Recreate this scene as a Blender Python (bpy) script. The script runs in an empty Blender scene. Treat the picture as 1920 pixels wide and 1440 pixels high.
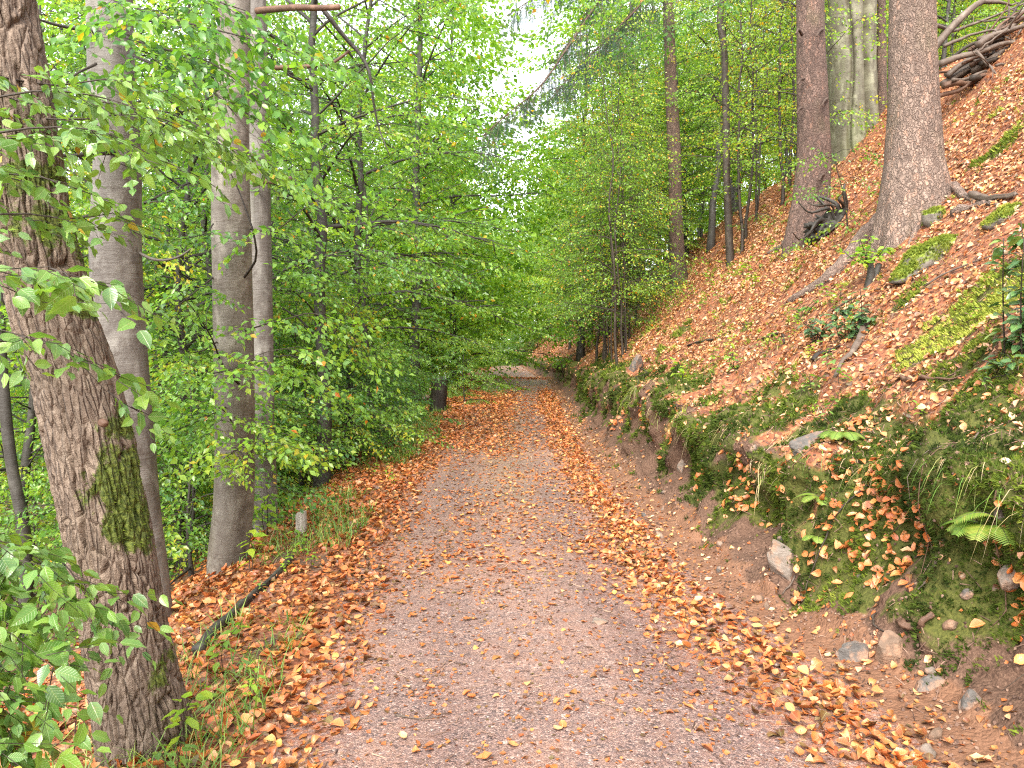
import bpy, math
import numpy as np
from mathutils import Vector, Matrix

SC = bpy.context.scene
COL = SC.collection
PI = math.pi
RA = math.radians

# ------------------------------------------------------------------ noise
def _h(ix, iy, iz, s):
    n = (ix * 374761393 + iy * 668265263 + iz * 1274126177 + s * 974634323) & 0xffffffff
    n = ((n ^ (n >> 13)) * 1274126177) & 0xffffffff
    n = ((n ^ (n >> 15)) * 2246822519) & 0xffffffff
    return ((n ^ (n >> 16)) & 0xffff) / 32767.5 - 1.0

def vnoise(x, y, z=0.0, s=0):
    x, y, z = np.broadcast_arrays(np.asarray(x, float), np.asarray(y, float), np.asarray(z, float))
    ix, iy, iz = np.floor(x).astype(np.int64), np.floor(y).astype(np.int64), np.floor(z).astype(np.int64)
    fx, fy, fz = x - ix, y - iy, z - iz
    fx, fy, fz = [f * f * (3 - 2 * f) for f in (fx, fy, fz)]
    r = 0
    for a, wa in ((0, 1 - fx), (1, fx)):
        for b, wb in ((0, 1 - fy), (1, fy)):
            for c, wc in ((0, 1 - fz), (1, fz)):
                r = r + _h(ix + a, iy + b, iz + c, s) * wa * wb * wc
    return r

def fbm(x, y, z=0.0, o=4, s=0):
    r, a, t = 0, 1.0, 0.0
    for i in range(o):
        k = 2.03 ** i
        r = r + a * vnoise(np.asarray(x) * k + 7.3 * i, np.asarray(y) * k + 3.1 * i, np.asarray(z) * k, s + i)
        t += a; a *= 0.5
    return r / t

def sstep(a, b, x):
    t = np.clip((x - a) / (b - a), 0, 1)
    return t * t * (3 - 2 * t)

# ------------------------------------------------------------------ camera
CAM_Z, FPX, PITCH = 1.6, 1450.0, math.atan(60 / 1450.0)
def ray(px, py):
    a, b = (px - 960) / FPX, (720 - py) / FPX
    c, s = math.cos(PITCH), math.sin(PITCH)
    return np.array([a, c + b * s, -s + b * c])
def at(px, py, Y):
    d = ray(px, py); d = d / d[1]
    return np.array([d[0] * Y, Y, CAM_Z + d[2] * Y])

# ------------------------------------------------------------------ terrain
_LY = [-10, 3.4, 5.3, 9.7, 19, 34, 46, 65, 80, 120, 160]
_LX = [-.85, -.96, -1.16, -1.33, -1.5, -1.62, -1.9, -2.5, -2.2, -3.5, -5]
_RX = [1.85, 1.67, 1.30, 1.20, 1.32, 1.75, 2.05, 1.5, 0.85, -.2, -1.5]
def Lf(y): return np.interp(y, _LY, _LX)
def Rf(y): return np.interp(y, _LY, _RX)
_DR = [0, .24, .42, .54, .63, .72, .84, 1.15, 2.1, 4.0, 5.4, 6.7, 8.0, 10, 30, 400]
_DZ = [0, .035, .12, .34, .64, .88, 1.0, 1.12, 1.90, 3.68, 5.2, 6.7, 7.5, 8.0, 11, 20]
_DL = [0, .3, .7, 1.1, 1.6, 3, 6, 12, 20, 40, 400]
_LZ = [0, -.02, -.07, -.16, -.42, -1.2, -2.9, -5.6, -7.5, -9, -10]
def pathz(y):
    return np.interp(y, [-10, 30, 45, 55, 66, 78, 100, 160], [0, 0, .05, -.28, -.06, .12, .1, 0])
def height(x, y):
    x, y = np.broadcast_arrays(np.asarray(x, float), np.asarray(y, float))
    dr, dl = x - Rf(y), Lf(y) - x
    kb = 1.0 + .14 * vnoise(y * .55, 3.7, 0, 11) + .08 * vnoise(y * 1.9, 1.7, 0, 12)
    zr = np.interp(dr, _DR, _DZ)
    bank = np.minimum(zr, 1.05)
    zr = zr + bank * (kb - 1)
    zl = np.interp(dl, _DL, _LZ)
    z = np.where(dr > 0, zr, np.where(dl > 0, zl, 0.0))
    # gentle crown and wheel ruts on the path
    w = np.clip((x - Lf(y)) / (Rf(y) - Lf(y)), 0, 1)
    z = z + np.where((dr <= 0) & (dl <= 0), .02 * np.sin(w * PI) - .012 * np.exp(-((w - .28) / .1) ** 2) - .014 * np.exp(-((w - .72) / .1) ** 2), 0)
    z = z + pathz(y)
    wb = sstep(.15, .5, dr) * (1 - sstep(1.3, 1.9, dr))
    z = z + wb * (.16 * (.45 - np.abs(fbm(x * 1.5, y * 1.25, 0, 2, 20)) * 2.2) + .14 * fbm(x * 1.7, y * 1.7, 0, 3, 21) + .08 * fbm(x * 5, y * 5, 0, 3, 25) + .02 * fbm(x * 22, y * 22, 0, 2, 27))
    ws = sstep(1.1, 1.8, dr)
    z = z + ws * (.16 * fbm(x * .55, y * .55, 0, 3, 31) + .05 * fbm(x * 3, y * 3, 0, 3, 35))
    wl = sstep(.1, 1.2, dl)
    z = z + wl * (.08 * fbm(x * 1.1, y * 1.1, 0, 3, 41) + .03 * fbm(x * 5, y * 5, 0, 2, 45))
    z = z + .006 * fbm(x * 4, y * 4, 0, 2, 51)
    return z
def surf(x, y):
    x, y = np.broadcast_arrays(np.asarray(x, float), np.asarray(y, float))
    dr = x - Rf(y)
    lip = np.exp(-((dr - .84) / .20) ** 2)
    und = np.exp(-((dr - .55) / .09) ** 2)
    ox = -lip * (.10 + .13 * vnoise(y * 1.6, 9.1, 0, 61) + .06 * vnoise(y * 5, x * 4, 0, 62))
    ox = ox + und * (.10 + .12 * fbm(y * 2.6, x * 3, 0, 2, 63))
    wb = sstep(.2, .5, dr) * (1 - sstep(1.2, 1.6, dr))
    ox = ox + wb * (.15 * fbm(x * 2.2, y * 2.2, height(x, y) * 2.5, 2, 69) + .10 * fbm(x * 5, y * 5, height(x, y) * 5, 3, 65) + .035 * fbm(x * 17, y * 17, height(x, y) * 17, 2, 67))
    return np.stack([x + ox, y, height(x, y)], -1)
def snormal(x, y, e=.03):
    a = surf(x + e, y) - surf(x - e, y)
    b = surf(x, y + e) - surf(x, y - e)
    n = np.cross(a, b)
    return n / np.linalg.norm(n, axis=-1, keepdims=True)
def hit(px, py, ymin=.5, ymax=120):
    d = ray(px, py)
    t = np.concatenate([np.arange(ymin, 30, .01), np.arange(30, ymax, .05)])
    P = d[None] * t[:, None] + np.array([0, 0, CAM_Z])
    h = height(P[:, 0], P[:, 1])
    k = np.argmax(P[:, 2] < h)
    return np.array([P[k, 0], P[k, 1], h[k]])

# ------------------------------------------------------------------ mesh building
class MB:
    def __init__(s):
        s.V, s.L, s.T, s.M, s.n, s.A = [], [], [], [], 0, {}
    def add(s, V, faces, mat=0, **attrs):
        """faces: (m,k) int array or list of such arrays"""
        V = np.asarray(V, float).reshape(-1, 3)
        if not isinstance(faces, (list, tuple)): faces = [faces]
        for f in faces:
            f = np.asarray(f)
            if f.size == 0: continue
            s.L.append((f + s.n).ravel()); s.T.append(np.full(len(f), f.shape[1])); s.M.append(np.full(len(f), mat))
        for k, v in attrs.items():
            s.A.setdefault(k, []).append((s.n, np.asarray(v, float)))
        s.V.append(V); s.n += len(V)
        return s
    def mesh(s, name, mats, smooth=True):
        me = bpy.data.meshes.new(name)
        V = np.concatenate(s.V); L = np.concatenate(s.L); T = np.concatenate(s.T); M = np.concatenate(s.M)
        me.vertices.add(len(V)); me.vertices.foreach_set('co', V.astype(np.float32).ravel())
        me.loops.add(len(L)); me.loops.foreach_set('vertex_index', L.astype(np.int32))
        me.polygons.add(len(T))
        st = np.concatenate([[0], np.cumsum(T)[:-1]])
        me.polygons.foreach_set('loop_start', st.astype(np.int32)); me.polygons.foreach_set('loop_total', T.astype(np.int32))
        me.polygons.foreach_set('material_index', M.astype(np.int32))
        me.polygons.foreach_set('use_smooth', np.full(len(T), bool(smooth)))
        me.update(calc_edges=True)
        for m in (mats if isinstance(mats, (list, tuple)) else [mats]): me.materials.append(m)
        for k, chunks in s.A.items():
            dim = 3 if chunks[0][1].ndim > 1 else 1
            arr = np.zeros((len(V), 3) if dim == 3 else len(V), np.float32)
            for o, v in chunks: arr[o:o + len(v)] = v
            a = me.attributes.new(k, 'FLOAT_VECTOR' if dim == 3 else 'FLOAT', 'POINT')
            a.data.foreach_set('vector' if dim == 3 else 'value', arr.ravel())
        return me

def link(name, me, parent=None, loc=None):
    o = bpy.data.objects.new(name, me); COL.objects.link(o)
    if parent is not None: o.parent = parent
    if loc is not None: o.location = loc
    return o
def tag(o, label, cat, group=None, kind=None):
    o['label'] = label; o['category'] = cat
    if group: o['group'] = group
    if kind: o['kind'] = kind
    return o
def thing(name, label, cat, loc=(0, 0, 0), rz=0, group=None, sc=1.0):
    o = bpy.data.objects.new(name, None); COL.objects.link(o)
    o.empty_display_size = .2
    o.location = loc; o.rotation_euler = (0, 0, rz); o.scale = (sc, sc, sc)
    return tag(o, label, cat, group)

def resample(P, n):
    P = np.asarray(P, float)
    d = np.concatenate([[0], np.cumsum(np.linalg.norm(np.diff(P, axis=0), axis=1))])
    t = np.linspace(0, d[-1], n)
    # Catmull-like smoothing through cubic Hermite
    m = np.gradient(P, d, axis=0) if len(P) > 2 else np.repeat((P[1:] - P[:1]) / d[-1], 2, 0)
    k = np.clip(np.searchsorted(d, t, 'right') - 1, 0, len(P) - 2)
    h = (d[k + 1] - d[k])[:, None]; u = ((t - d[k])[:, None]) / h
    return ((2 * u ** 3 - 3 * u ** 2 + 1) * P[k] + (u ** 3 - 2 * u ** 2 + u) * h * m[k]
            + (-2 * u ** 3 + 3 * u ** 2) * P[k + 1] + (u ** 3 - u ** 2) * h * m[k + 1]), t

def frames(P):
    P = np.asarray(P, float)
    T = np.gradient(P, axis=0); T /= np.linalg.norm(T, axis=1, keepdims=True) + 1e-12
    u = np.cross(T[0], [0.13, 1.0, 0.27]); 
    if np.linalg.norm(u) < .1: u = np.cross(T[0], [1.0, 0, 0.2])
    U = np.zeros_like(P)
    for i in range(len(P)):
        u = u - T[i] * u.dot(T[i]); u /= np.linalg.norm(u); U[i] = u
    return T, U, np.cross(T, U)

def tube(mb, P, R, sides=6, mat=0, disp=None, cap=True, **extra):
    """R (n,) radii; disp(theta, v, r) -> radial offset. Stores 'bv' bark coordinates."""
    P = np.asarray(P, float); R = np.broadcast_to(np.asarray(R, float), (len(P),))
    T, U, W = frames(P)
    th = np.linspace(0, 2 * PI, sides, endpoint=False)
    v = np.concatenate([[0], np.cumsum(np.linalg.norm(np.diff(P, axis=0), axis=1))])
    TH, VV = np.meshgrid(th, v); RR = np.repeat(R[:, None], sides, 1)
    bv = np.stack([np.cos(TH) * RR, np.sin(TH) * RR, VV], -1)
    dd = np.zeros_like(RR)
    if disp is not None: dd = disp(TH, VV, RR)
    RD = RR + dd
    V = P[:, None] + (np.cos(TH) * RD)[..., None] * U[:, None] + (np.sin(TH) * RD)[..., None] * W[:, None]
    n = len(P)
    i, j = np.meshgrid(np.arange(n - 1), np.arange(sides), indexing='ij')
    a = (i * sides + j).ravel(); b = (i * sides + (j + 1) % sides).ravel()
    F = np.stack([a, b, b + sides, a + sides], 1)
    faces = [F]
    V = V.reshape(-1, 3); bv = bv.reshape(-1, 3)
    if cap:
        V = np.concatenate([V, P[-1:] + T[-1] * R[-1] * .4, P[:1] - T[0] * R[0] * .1])
        bv = np.concatenate([bv, [[0, 0, v[-1]]], [[0, 0, 0]]])
        j = np.arange(sides); o = (n - 1) * sides
        faces.append(np.stack([o + j, o + (j + 1) % sides, np.full(sides, n * sides)], 1))
        faces.append(np.stack([(j + 1) % sides, j, np.full(sides, n * sides + 1)], 1))
    at_ = dict(bv=bv)
    for k, val in extra.items():
        val = val(TH, VV, RR, dd).ravel() if callable(val) else np.full(n * sides, val)
        at_[k] = np.concatenate([val, [val[-1], val[0]]]) if cap else val
    mb.add(V, faces, mat, **at_)

# ------------------------------------------------------------------ leaves
def rotm(d, up):
    """columns [side, dir, normal] from direction arrays (n,3)"""
    d = d / (np.linalg.norm(d, axis=-1, keepdims=True) + 1e-9)
    s = np.cross(d, up); s /= np.linalg.norm(s, axis=-1, keepdims=True) + 1e-9
    n = np.cross(s, d)
    return np.stack([s, d, n], -1)

# high detail leaf: 5 stations across the midrib
def _leaf_hi():
    vs = [0, .18, .42, .68, .88, 1.0]; ws = [0, .20, .285, .235, .115, 0]
    V = [(0, 0, 0)]; 
    for v, w in zip(vs[1:-1], ws[1:-1]):
        z = -.20 * v * v
        wz = .05 * (1 if vs.index(v) % 2 else -.6)
        V += [(-w, v - .03, z + .05 * w / .3 + wz), (0, v, z - .02), (w, v - .03, z + .05 * w / .3 - wz * .6)]
    V.append((0, 1.03, -.24))
    F3 = [(0, 2, 1), (0, 3, 2)]; F4 = []
    for k in range(3):
        o = 1 + 3 * k
        F4 += [(o, o + 1, o + 4, o + 3), (o + 1, o + 2, o + 5, o + 4)]
    F3 += [(10, 11, 13), (11, 12, 13)]
    return np.array(V, float), [np.array(F3), np.array(F4)]
LEAF_HI = _leaf_hi()
LEAF_MID = (np.array([(0, 0, 0), (-.31, .42, .05), (.31, .42, .05), (0, .48, -.05), (0, 1, -.16)], float),
            [np.array([(0, 2, 3), (0, 3, 1), (3, 2, 4), (1, 3, 4)])])
LEAF_LO = (np.array([(0, 0, 0), (-.33, .45, .07), (.33, .45, .07), (0, 1, -.1)], float), [np.array([(0, 2, 3), (0, 3, 1)])])

def put(mb, tpl, P, R, S, mat=0, **attrs):
    """instances of a template baked into one mesh; attrs are per instance"""
    tV, tF = tpl; k = len(tV); n = len(P)
    S = np.asarray(S, float)
    V = np.einsum('nij,nkj->nki', R, tV[None] * (S[:, None, None] if S.ndim == 1 else S[:, None, :])) + P[:, None]
    off = (np.arange(n) * k)
    faces = [(f[None] + off[:, None, None]).reshape(-1, f.shape[1]) for f in tF]
    at_ = {a: np.repeat(v, k, 0) for a, v in attrs.items()}
    at_['lc'] = np.tile(np.stack([tV[:, 0], tV[:, 1], np.zeros(k)], 1), (n, 1))
    mb.add(V.reshape(-1, 3), faces, mat, **at_)

def make_spray(seed, leaf=.07, length=.6, sp=.055, side=6, droop=.18, terminal=True):
    """flat leafy twig along +X, leaves alternate left and right. Returns leaf P, dir, up, size and twig polylines"""
    g = np.random.RandomState(seed)
    P, D, U, S, TW = [], [], [], [], []
    def twig(o, ang, ln, z0):
        n = max(3, int(ln / sp)); pts = []
        d = np.array([math.cos(ang), math.sin(ang), 0])
        bend = g.uniform(-.25, .25)
        for i in range(n + 1):
            t = i / n * ln
            a = ang + bend * t / max(ln, .01)
            p = o + np.array([math.cos(a), math.sin(a), 0]) * t
            p[2] = z0 - droop * (p[0] ** 2 + .4 * p[1] ** 2) / max(length, .01) + g.normal(0, .006)
            pts.append(p)
            if i == 0: continue
            s = 1 if i % 2 else -1
            la = a + s * g.uniform(.55, 1.15)
            if i == n and terminal: la = a
            ld = np.array([math.cos(la), math.sin(la), g.uniform(-.95, .12)])
            up = np.array([g.normal(0, .5), g.normal(0, .5), 1.0])
            P.append(p); D.append(ld); U.append(up); S.append(leaf * g.uniform(.62, 1.15) * (1.0 if i < n else .85))
        TW.append(np.array(pts))
        return np.array(pts)
    main = twig(np.zeros(3), 0, length, 0)
    for k in range(side):
        t = .12 + .7 * (k + g.uniform(0, .6)) / side
        p = main[min(int(t * (len(main) - 1)), len(main) - 1)]
        s = 1 if k % 2 else -1
        twig(p.copy(), s * g.uniform(.55, .95), length * (.75 * (1 - t) + .16) * g.uniform(.8, 1.15), p[2])
    return dict(P=np.array(P), D=np.array(D), U=np.array(U), S=np.array(S), TW=TW)

class Foliage:
    """collects spray placements, bakes them in one mesh"""
    def __init__(s, sprays, seed=1): s.sp = sprays; s.pl = [[] for _ in sprays]; s.g = np.random.RandomState(seed); s.jit = .45
    def place(s, pos, d, roll=.0, scale=1.0, tint=0.0):
        i = s.g.randint(len(s.sp))
        d = np.asarray(d, float); d = d / (np.linalg.norm(d) + 1e-9)
        y = np.cross([0, 0, 1.0], d)
        if np.linalg.norm(y) < .15: y = np.array([math.cos(pos[0] * 9), math.sin(pos[0] * 9), 0])
        y /= np.linalg.norm(y); z = np.cross(d, y)
        y, z = y * math.cos(roll) + z * math.sin(roll), z * math.cos(roll) - y * math.sin(roll)
        s.pl[i].append((np.asarray(pos, float), np.stack([d, y, z], 1), scale, tint))
    def count(s): return sum(len(a) * len(p['P']) for a, p in zip(s.pl, s.sp))
    def bake(s, mb, leaf=LEAF_MID, twigs=True, autumn=.015, keep=1.0, tmat=1, tw=.0025):
        for pl, sp in zip(s.pl, s.sp):
            if not pl: continue
            PO = np.array([p[0] for p in pl]); RO = np.array([p[1] for p in pl]); SC_ = np.array([p[2] for p in pl]); TI = np.array([p[3] for p in pl])
            n, k = len(pl), len(sp['P'])
            P = np.einsum('nij,kj->nki', RO, sp['P']) * SC_[:, None, None] + PO[:, None]
            D = np.einsum('nij,kj->nki', RO, sp['D']); U = np.einsum('nij,kj->nki', RO, sp['U'])
            D = D + s.g.normal(0, .16, D.shape); U = U + s.g.normal(0, s.jit, U.shape)
            S = sp['S'][None] * (SC_[:, None] ** .5) * s.g.uniform(.85, 1.15, (n, k))
            t = np.clip(.40 + TI[:, None] + s.g.normal(0, .15, (n, k)), 0, .86)
            t = np.where(s.g.rand(n, k) < autumn, s.g.uniform(.9, 1.0, (n, k)), t)
            m = s.g.rand(n, k) < keep
            P, D, U, S, t = P[m], D[m], U[m], S[m], t[m]
            put(mb, leaf, P, rotm(D, U), S, 0, tint=t)
            if twigs:
                for w in sp['TW']:
                    w = w[::2] if len(w) > 5 else w[[0, -1]]
                    V = np.einsum('nij,kj->nki', RO, w) * SC_[:, None, None] + PO[:, None]
                    m_ = len(w); rad = tw * np.linspace(1, .4, m_)
                    off = np.array([(0, 0, 1), (.87, .3, -.5), (-.87, -.3, -.5)])
                    VV = V[:, :, None] + off[None, None] * rad[None, :, None, None]
                    i, j = np.meshgrid(np.arange(m_ - 1), np.arange(3), indexing='ij')
                    a = (i * 3 + j).ravel(); b = (i * 3 + (j + 1) % 3).ravel()
                    F = np.stack([a, b, b + 3, a + 3], 1)
                    F = (F[None] + (np.arange(n) * m_ * 3)[:, None, None]).reshape(-1, 4)
                    mb.add(VV.reshape(-1, 3), F, tmat)
# ------------------------------------------------------------------ materials
class NT:
    def __init__(s, name):
        s.m = bpy.data.materials.new(name); s.m.use_nodes = True
        s.t = s.m.node_tree; s.t.nodes.clear()
        s.out = s.t.nodes.new('ShaderNodeOutputMaterial')
    def n(s, typ, props=None, **ins):
        nd = s.t.nodes.new('ShaderNode' + typ)
        for k, v in (props or {}).items(): setattr(nd, k, v)
        for k, v in ins.items():
            k2 = k.replace('_', ' ')
            key = int(k[1:]) if k[0] == 'i' and k[1:].isdigit() else (k2 if k2 in nd.inputs else k)
            s.set(nd.inputs[key], v)
        return nd
    def set(s, sock, v):
        if isinstance(v, tuple) and len(v) == 2 and hasattr(v[0], 'outputs'): s.t.links.new(v[0].outputs[v[1]], sock)
        elif hasattr(v, 'outputs'): s.t.links.new(v.outputs[0], sock)
        else:
            if isinstance(v, (tuple, list)) and len(v) == 3 and sock.type == 'RGBA': v = (*v, 1)
            sock.default_value = v
    def attr(s, name): return s.n('Attribute', dict(attribute_name=name))
    def math(s, op, a, b=0.0, c=False): return s.n('Math', dict(operation=op, use_clamp=c), i0=a, i1=b)
    def mix(s, f, a, b, mode='MIX'):
        nd = s.n('Mix', dict(data_type='RGBA', blend_type=mode))
        s.set(nd.inputs[0], f); s.set(nd.inputs[6], a); s.set(nd.inputs[7], b)
        return (nd, 2)
    def ramp(s, f, stops, mode='LINEAR'):
        nd = s.n('ValToRGB', None, i0=f); cr = nd.color_ramp; cr.interpolation = mode
        while len(cr.elements) < len(stops): cr.elements.new(.5)
        for e, (p, c) in zip(cr.elements, stops):
            e.position = p; e.color = (*c, 1) if len(c) == 3 else c
        return nd
    def noise(s, vec, scale, det=4, rough=.55, dist=0.0): return s.n('TexNoise', None, Vector=vec, Scale=scale, Detail=det, Roughness=rough, Distortion=dist)
    def voro(s, vec, scale, feat='F1', rnd=1.0): return s.n('TexVoronoi', dict(feature=feat), Vector=vec, Scale=scale, Randomness=rnd)
    def mapr(s, v, a, b, c=0.0, d=1.0): return s.n('MapRange', None, i0=v, i1=a, i2=b, i3=c, i4=d)
    def scale(s, vec, sc): return s.n('VectorMath', dict(operation='MULTIPLY'), i0=vec, i1=sc)
    def bump(s, h, dist=.01, st=1.0, normal=None):
        nd = s.n('Bump', None, Height=h, Distance=dist, Strength=st)
        if normal is not None: s.set(nd.inputs['Normal'], normal)
        return nd
    def bsdf(s, col, rough=.8, normal=None, spec=.3, **kw):
        nd = s.n('BsdfPrincipled', None, **{'Base Color': col, 'Roughness': rough, 'Specular IOR Level': spec}, **kw)
        if normal is not None: s.set(nd.inputs['Normal'], normal)
        return nd
    def dim(s, col, f): return s.mix(1.0, col, tuple(f) if isinstance(f, (tuple, list)) else (f, f, f), 'MULTIPLY')
    def end(s, sh):
        s.set(s.out.inputs['Surface'], sh); return s.m

def leaf_mat(name, stops, trans=.52, rough=.31, spec=.6, tcol=(1.45, 1.5, .6), veins=False, vary=.75):
    N = NT(name)
    t = N.attr('tint')
    oi = N.n('ObjectInfo')
    f = N.math('ADD', (t, 2), N.math('MULTIPLY', N.math('SUBTRACT', (oi, 5), .5), vary * .5))
    f = N.math('MINIMUM', f, N.math('MAXIMUM', .88, (t, 2)))
    c = N.ramp(f, stops)
    col = (c, 0); nrm = None
    if veins:
        lc = N.attr('lc'); sp = N.n('SeparateXYZ', None, i0=(lc, 1))
        ax = N.math('ABSOLUTE', (sp, 0))
        ph = N.math('SUBTRACT', (sp, 1), N.math('MULTIPLY', ax, .8))
        rib = N.math('ABSOLUTE', N.math('SINE', N.math('MULTIPLY', ph, 27.0)))
        rib = N.mapr(rib, 0.0, .35, 0.0, 1.0)
        mid = N.mapr(ax, 0.0, .022, 0.0, 1.0)
        v = N.math('MULTIPLY', rib, mid)
        col = N.mix(N.math('SUBTRACT', 1.0, v), col, N.mix(.30, col, (.5, .55, .25)))
        tcn = N.n('TexCoord'); col = N.mix(N.mapr((N.noise((tcn, 3), 45, 3, .6), 0), .62, .70, 0, .7), col, N.mix(.6, col, (.20, .10, .03)))
        col = N.mix(N.mapr((N.noise((tcn, 3), 16, 2, .5), 0), .4, .7, 0, .35), col, N.mix(.5, col, (.30, .36, .06)))
        nrm = N.bump(v, .003, .35)
    p = N.bsdf(col, rough, nrm, spec)
    tr = N.n('BsdfTranslucent', None, Color=N.mix(1.0, col, (*tcol,), 'MULTIPLY'))
    return N.end(N.n('MixShader', None, i0=trans, i1=p, i2=tr))

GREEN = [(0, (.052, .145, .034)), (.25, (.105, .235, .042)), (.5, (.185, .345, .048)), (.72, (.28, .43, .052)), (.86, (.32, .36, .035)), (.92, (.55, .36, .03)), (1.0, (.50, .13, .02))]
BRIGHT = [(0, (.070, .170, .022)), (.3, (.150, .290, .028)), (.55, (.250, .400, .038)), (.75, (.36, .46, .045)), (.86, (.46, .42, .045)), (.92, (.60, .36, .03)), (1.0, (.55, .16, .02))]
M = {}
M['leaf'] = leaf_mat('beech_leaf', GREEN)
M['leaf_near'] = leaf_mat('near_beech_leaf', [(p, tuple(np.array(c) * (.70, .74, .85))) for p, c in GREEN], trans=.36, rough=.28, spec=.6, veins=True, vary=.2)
M['leaf_bright'] = leaf_mat('brightened_yellow_green_leaf', BRIGHT, trans=.5)  # own yellow green, also lightens by colour the woods that lie in shade
M['leaf_dark'] = leaf_mat('evergreen_leaf', [(0, (.012, .045, .018)), (.4, (.025, .085, .030)), (.75, (.06, .15, .04)), (.9, (.2, .26, .04)), (1, (.4, .2, .03))], trans=.2, rough=.25, spec=.6, veins=True)
M['needle'] = leaf_mat('spruce_needle', [(0, (.018, .042, .024)), (.5, (.036, .072, .040)), (1, (.08, .125, .06))], trans=.2, rough=.6, spec=.2)
M['fern'] = leaf_mat('fern_frond', [(0, (.07, .16, .02)), (.5, (.17, .27, .035)), (1, (.34, .33, .06))], trans=.4, rough=.5)
FALL0 = [(0, (.07, .028, .018)), (.15, (.16, .052, .026)), (.32, (.33, .105, .040)), (.52, (.50, .165, .050)), (.70, (.58, .235, .085)), (.84, (.62, .36, .22)), (.93, (.74, .46, .12)), (1, (.62, .50, .34))]
FALL = [(p, (c[0] * .95, c[1] * .64, c[2] * .48)) for p, c in FALL0]
FALLW = [(p, (c[0] * .94, c[1] * .83, c[2] * .84)) for p, c in FALL0]
M['fallen_old'] = leaf_mat('weathered_fallen_leaf', FALLW, trans=.1, rough=.34, spec=.55, tcol=(1.2, .9, .6), veins=True, vary=0)
M['fallen'] = leaf_mat('fallen_leaf', FALL, trans=.12, rough=.36, spec=.55, tcol=(1.2, .9, .6), veins=True, vary=0)
M['blade'] = leaf_mat('grass_blade', [(0, (.05, .13, .02)), (.45, (.13, .25, .03)), (.7, (.3, .36, .06)), (.85, (.48, .36, .16)), (1, (.55, .42, .24))], trans=.3, rough=.5, vary=0)
M['moss'] = leaf_mat('moss_tuft', [(0, (.028, .042, .010)), (.35, (.065, .095, .013)), (.7, (.165, .205, .024)), (1, (.42, .43, .08))], trans=.2, rough=.8, spec=.1, vary=0)

def bark_rough():
    N = NT('furrowed_bark'); b = (N.attr('bv'), 1)
    w = N.noise(b, 6, 3)
    v = N.n('VectorMath', dict(operation='ADD'), i0=N.scale(b, (1, 1, .16)), i1=N.n('VectorMath', dict(operation='SCALE'), i0=(w, 1), Scale=.03))
    r1 = N.noise(v, 44, 6, .65); r2 = N.voro(N.scale(b, (1, 1, .22)), 42, 'DISTANCE_TO_EDGE')
    fine = N.noise(b, 160, 4, .65)
    d = (N.attr('fur'), 2)
    base = N.ramp(N.math('ADD', N.math('MULTIPLY', (r1, 0), .6), N.math('MULTIPLY', (fine, 0), .4)), [(.28, (.070, .048, .036)), (.5, (.195, .142, .108)), (.70, (.37, .29, .23))])
    patch = N.noise(b, 3.2, 5, .6)
    ms = (N.attr('moss'), 2)
    mm = N.mapr(N.math('ADD', ms, N.math('MULTIPLY', N.math('SUBTRACT', (N.noise(N.scale(b, (1, 1, .6)), 16, 6, .75), 0), .5), 2.2)), .48, .66)
    base = N.mix(N.mapr((patch, 0), .5, .75, 0, .45), base, (.20, .165, .11))
    base = N.mix(mm, base, N.ramp((N.noise(b, 90, 3), 0), [(.3, (.03, .05, .006)), (.7, (.16, .19, .03))]))
    h = N.math('ADD', N.math('MULTIPLY', (r1, 0), .7), N.math('ADD', N.math('MULTIPLY', N.mapr((r2, 0), 0, .18), .6), N.math('MULTIPLY', (fine, 0), .35)))
    return N.end(N.bsdf(N.dim(base, (.92, .90, .84)), .72, N.bump(h, .030, 1.0), .3))
def bark_beech(name='beech_bark', tone=(1, 1, 1), green=.25):
    N = NT(name); b = (N.attr('bv'), 1); oi = N.n('ObjectInfo')
    c = lambda r, g_, bb: (r * tone[0], g_ * tone[1], bb * tone[2])
    lic = N.noise(N.scale(b, (1, 1, .7)), 9, 6, .65, .6)
    wr = N.noise(N.scale(b, (.6, .6, 3.2)), 9, 5, .62, .8)
    sp = N.noise(b, 130, 3, .6)
    big = N.noise(N.scale(b, (1, 1, .35)), 2.2, 4, .55)
    strk = N.noise(N.scale(b, (1, 1, .09)), 13, 4, .6)
    col = N.ramp(N.math('ADD', N.math('MULTIPLY', (lic, 0), .62), N.math('MULTIPLY', (strk, 0), .38)), [(.26, c(.055, .045, .038)), (.44, c(.112, .095, .082)), (.6, c(.165, .148, .132)), (.8, c(.27, .255, .235))])
    col = N.mix(N.mapr((wr, 0), .52, .66, 0, .6), (col, 0), c(.085, .066, .052))
    col = N.mix(N.mapr((sp, 0), .58, .7, 0, .4), col, c(.42, .385, .345))
    col = N.mix(N.mapr((big, 0), .52, .72, 0, green), col, (.15, .17, .06))
    col = N.mix(N.mapr((N.noise(N.scale(b, (1, 1, .6)), 4.2, 5, .65, .5), 0), .50, .64, 0, .7), col, c(.30, .28, .25))
    h = N.math('ADD', N.math('MULTIPLY', (wr, 0), .6), N.math('ADD', N.math('MULTIPLY', (lic, 0), .5), N.math('MULTIPLY', (sp, 0), .25)))
    return N.end(N.bsdf(N.dim(col, (.76, .75, .72)), .62, N.bump(h, .012, .9), .3))
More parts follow.
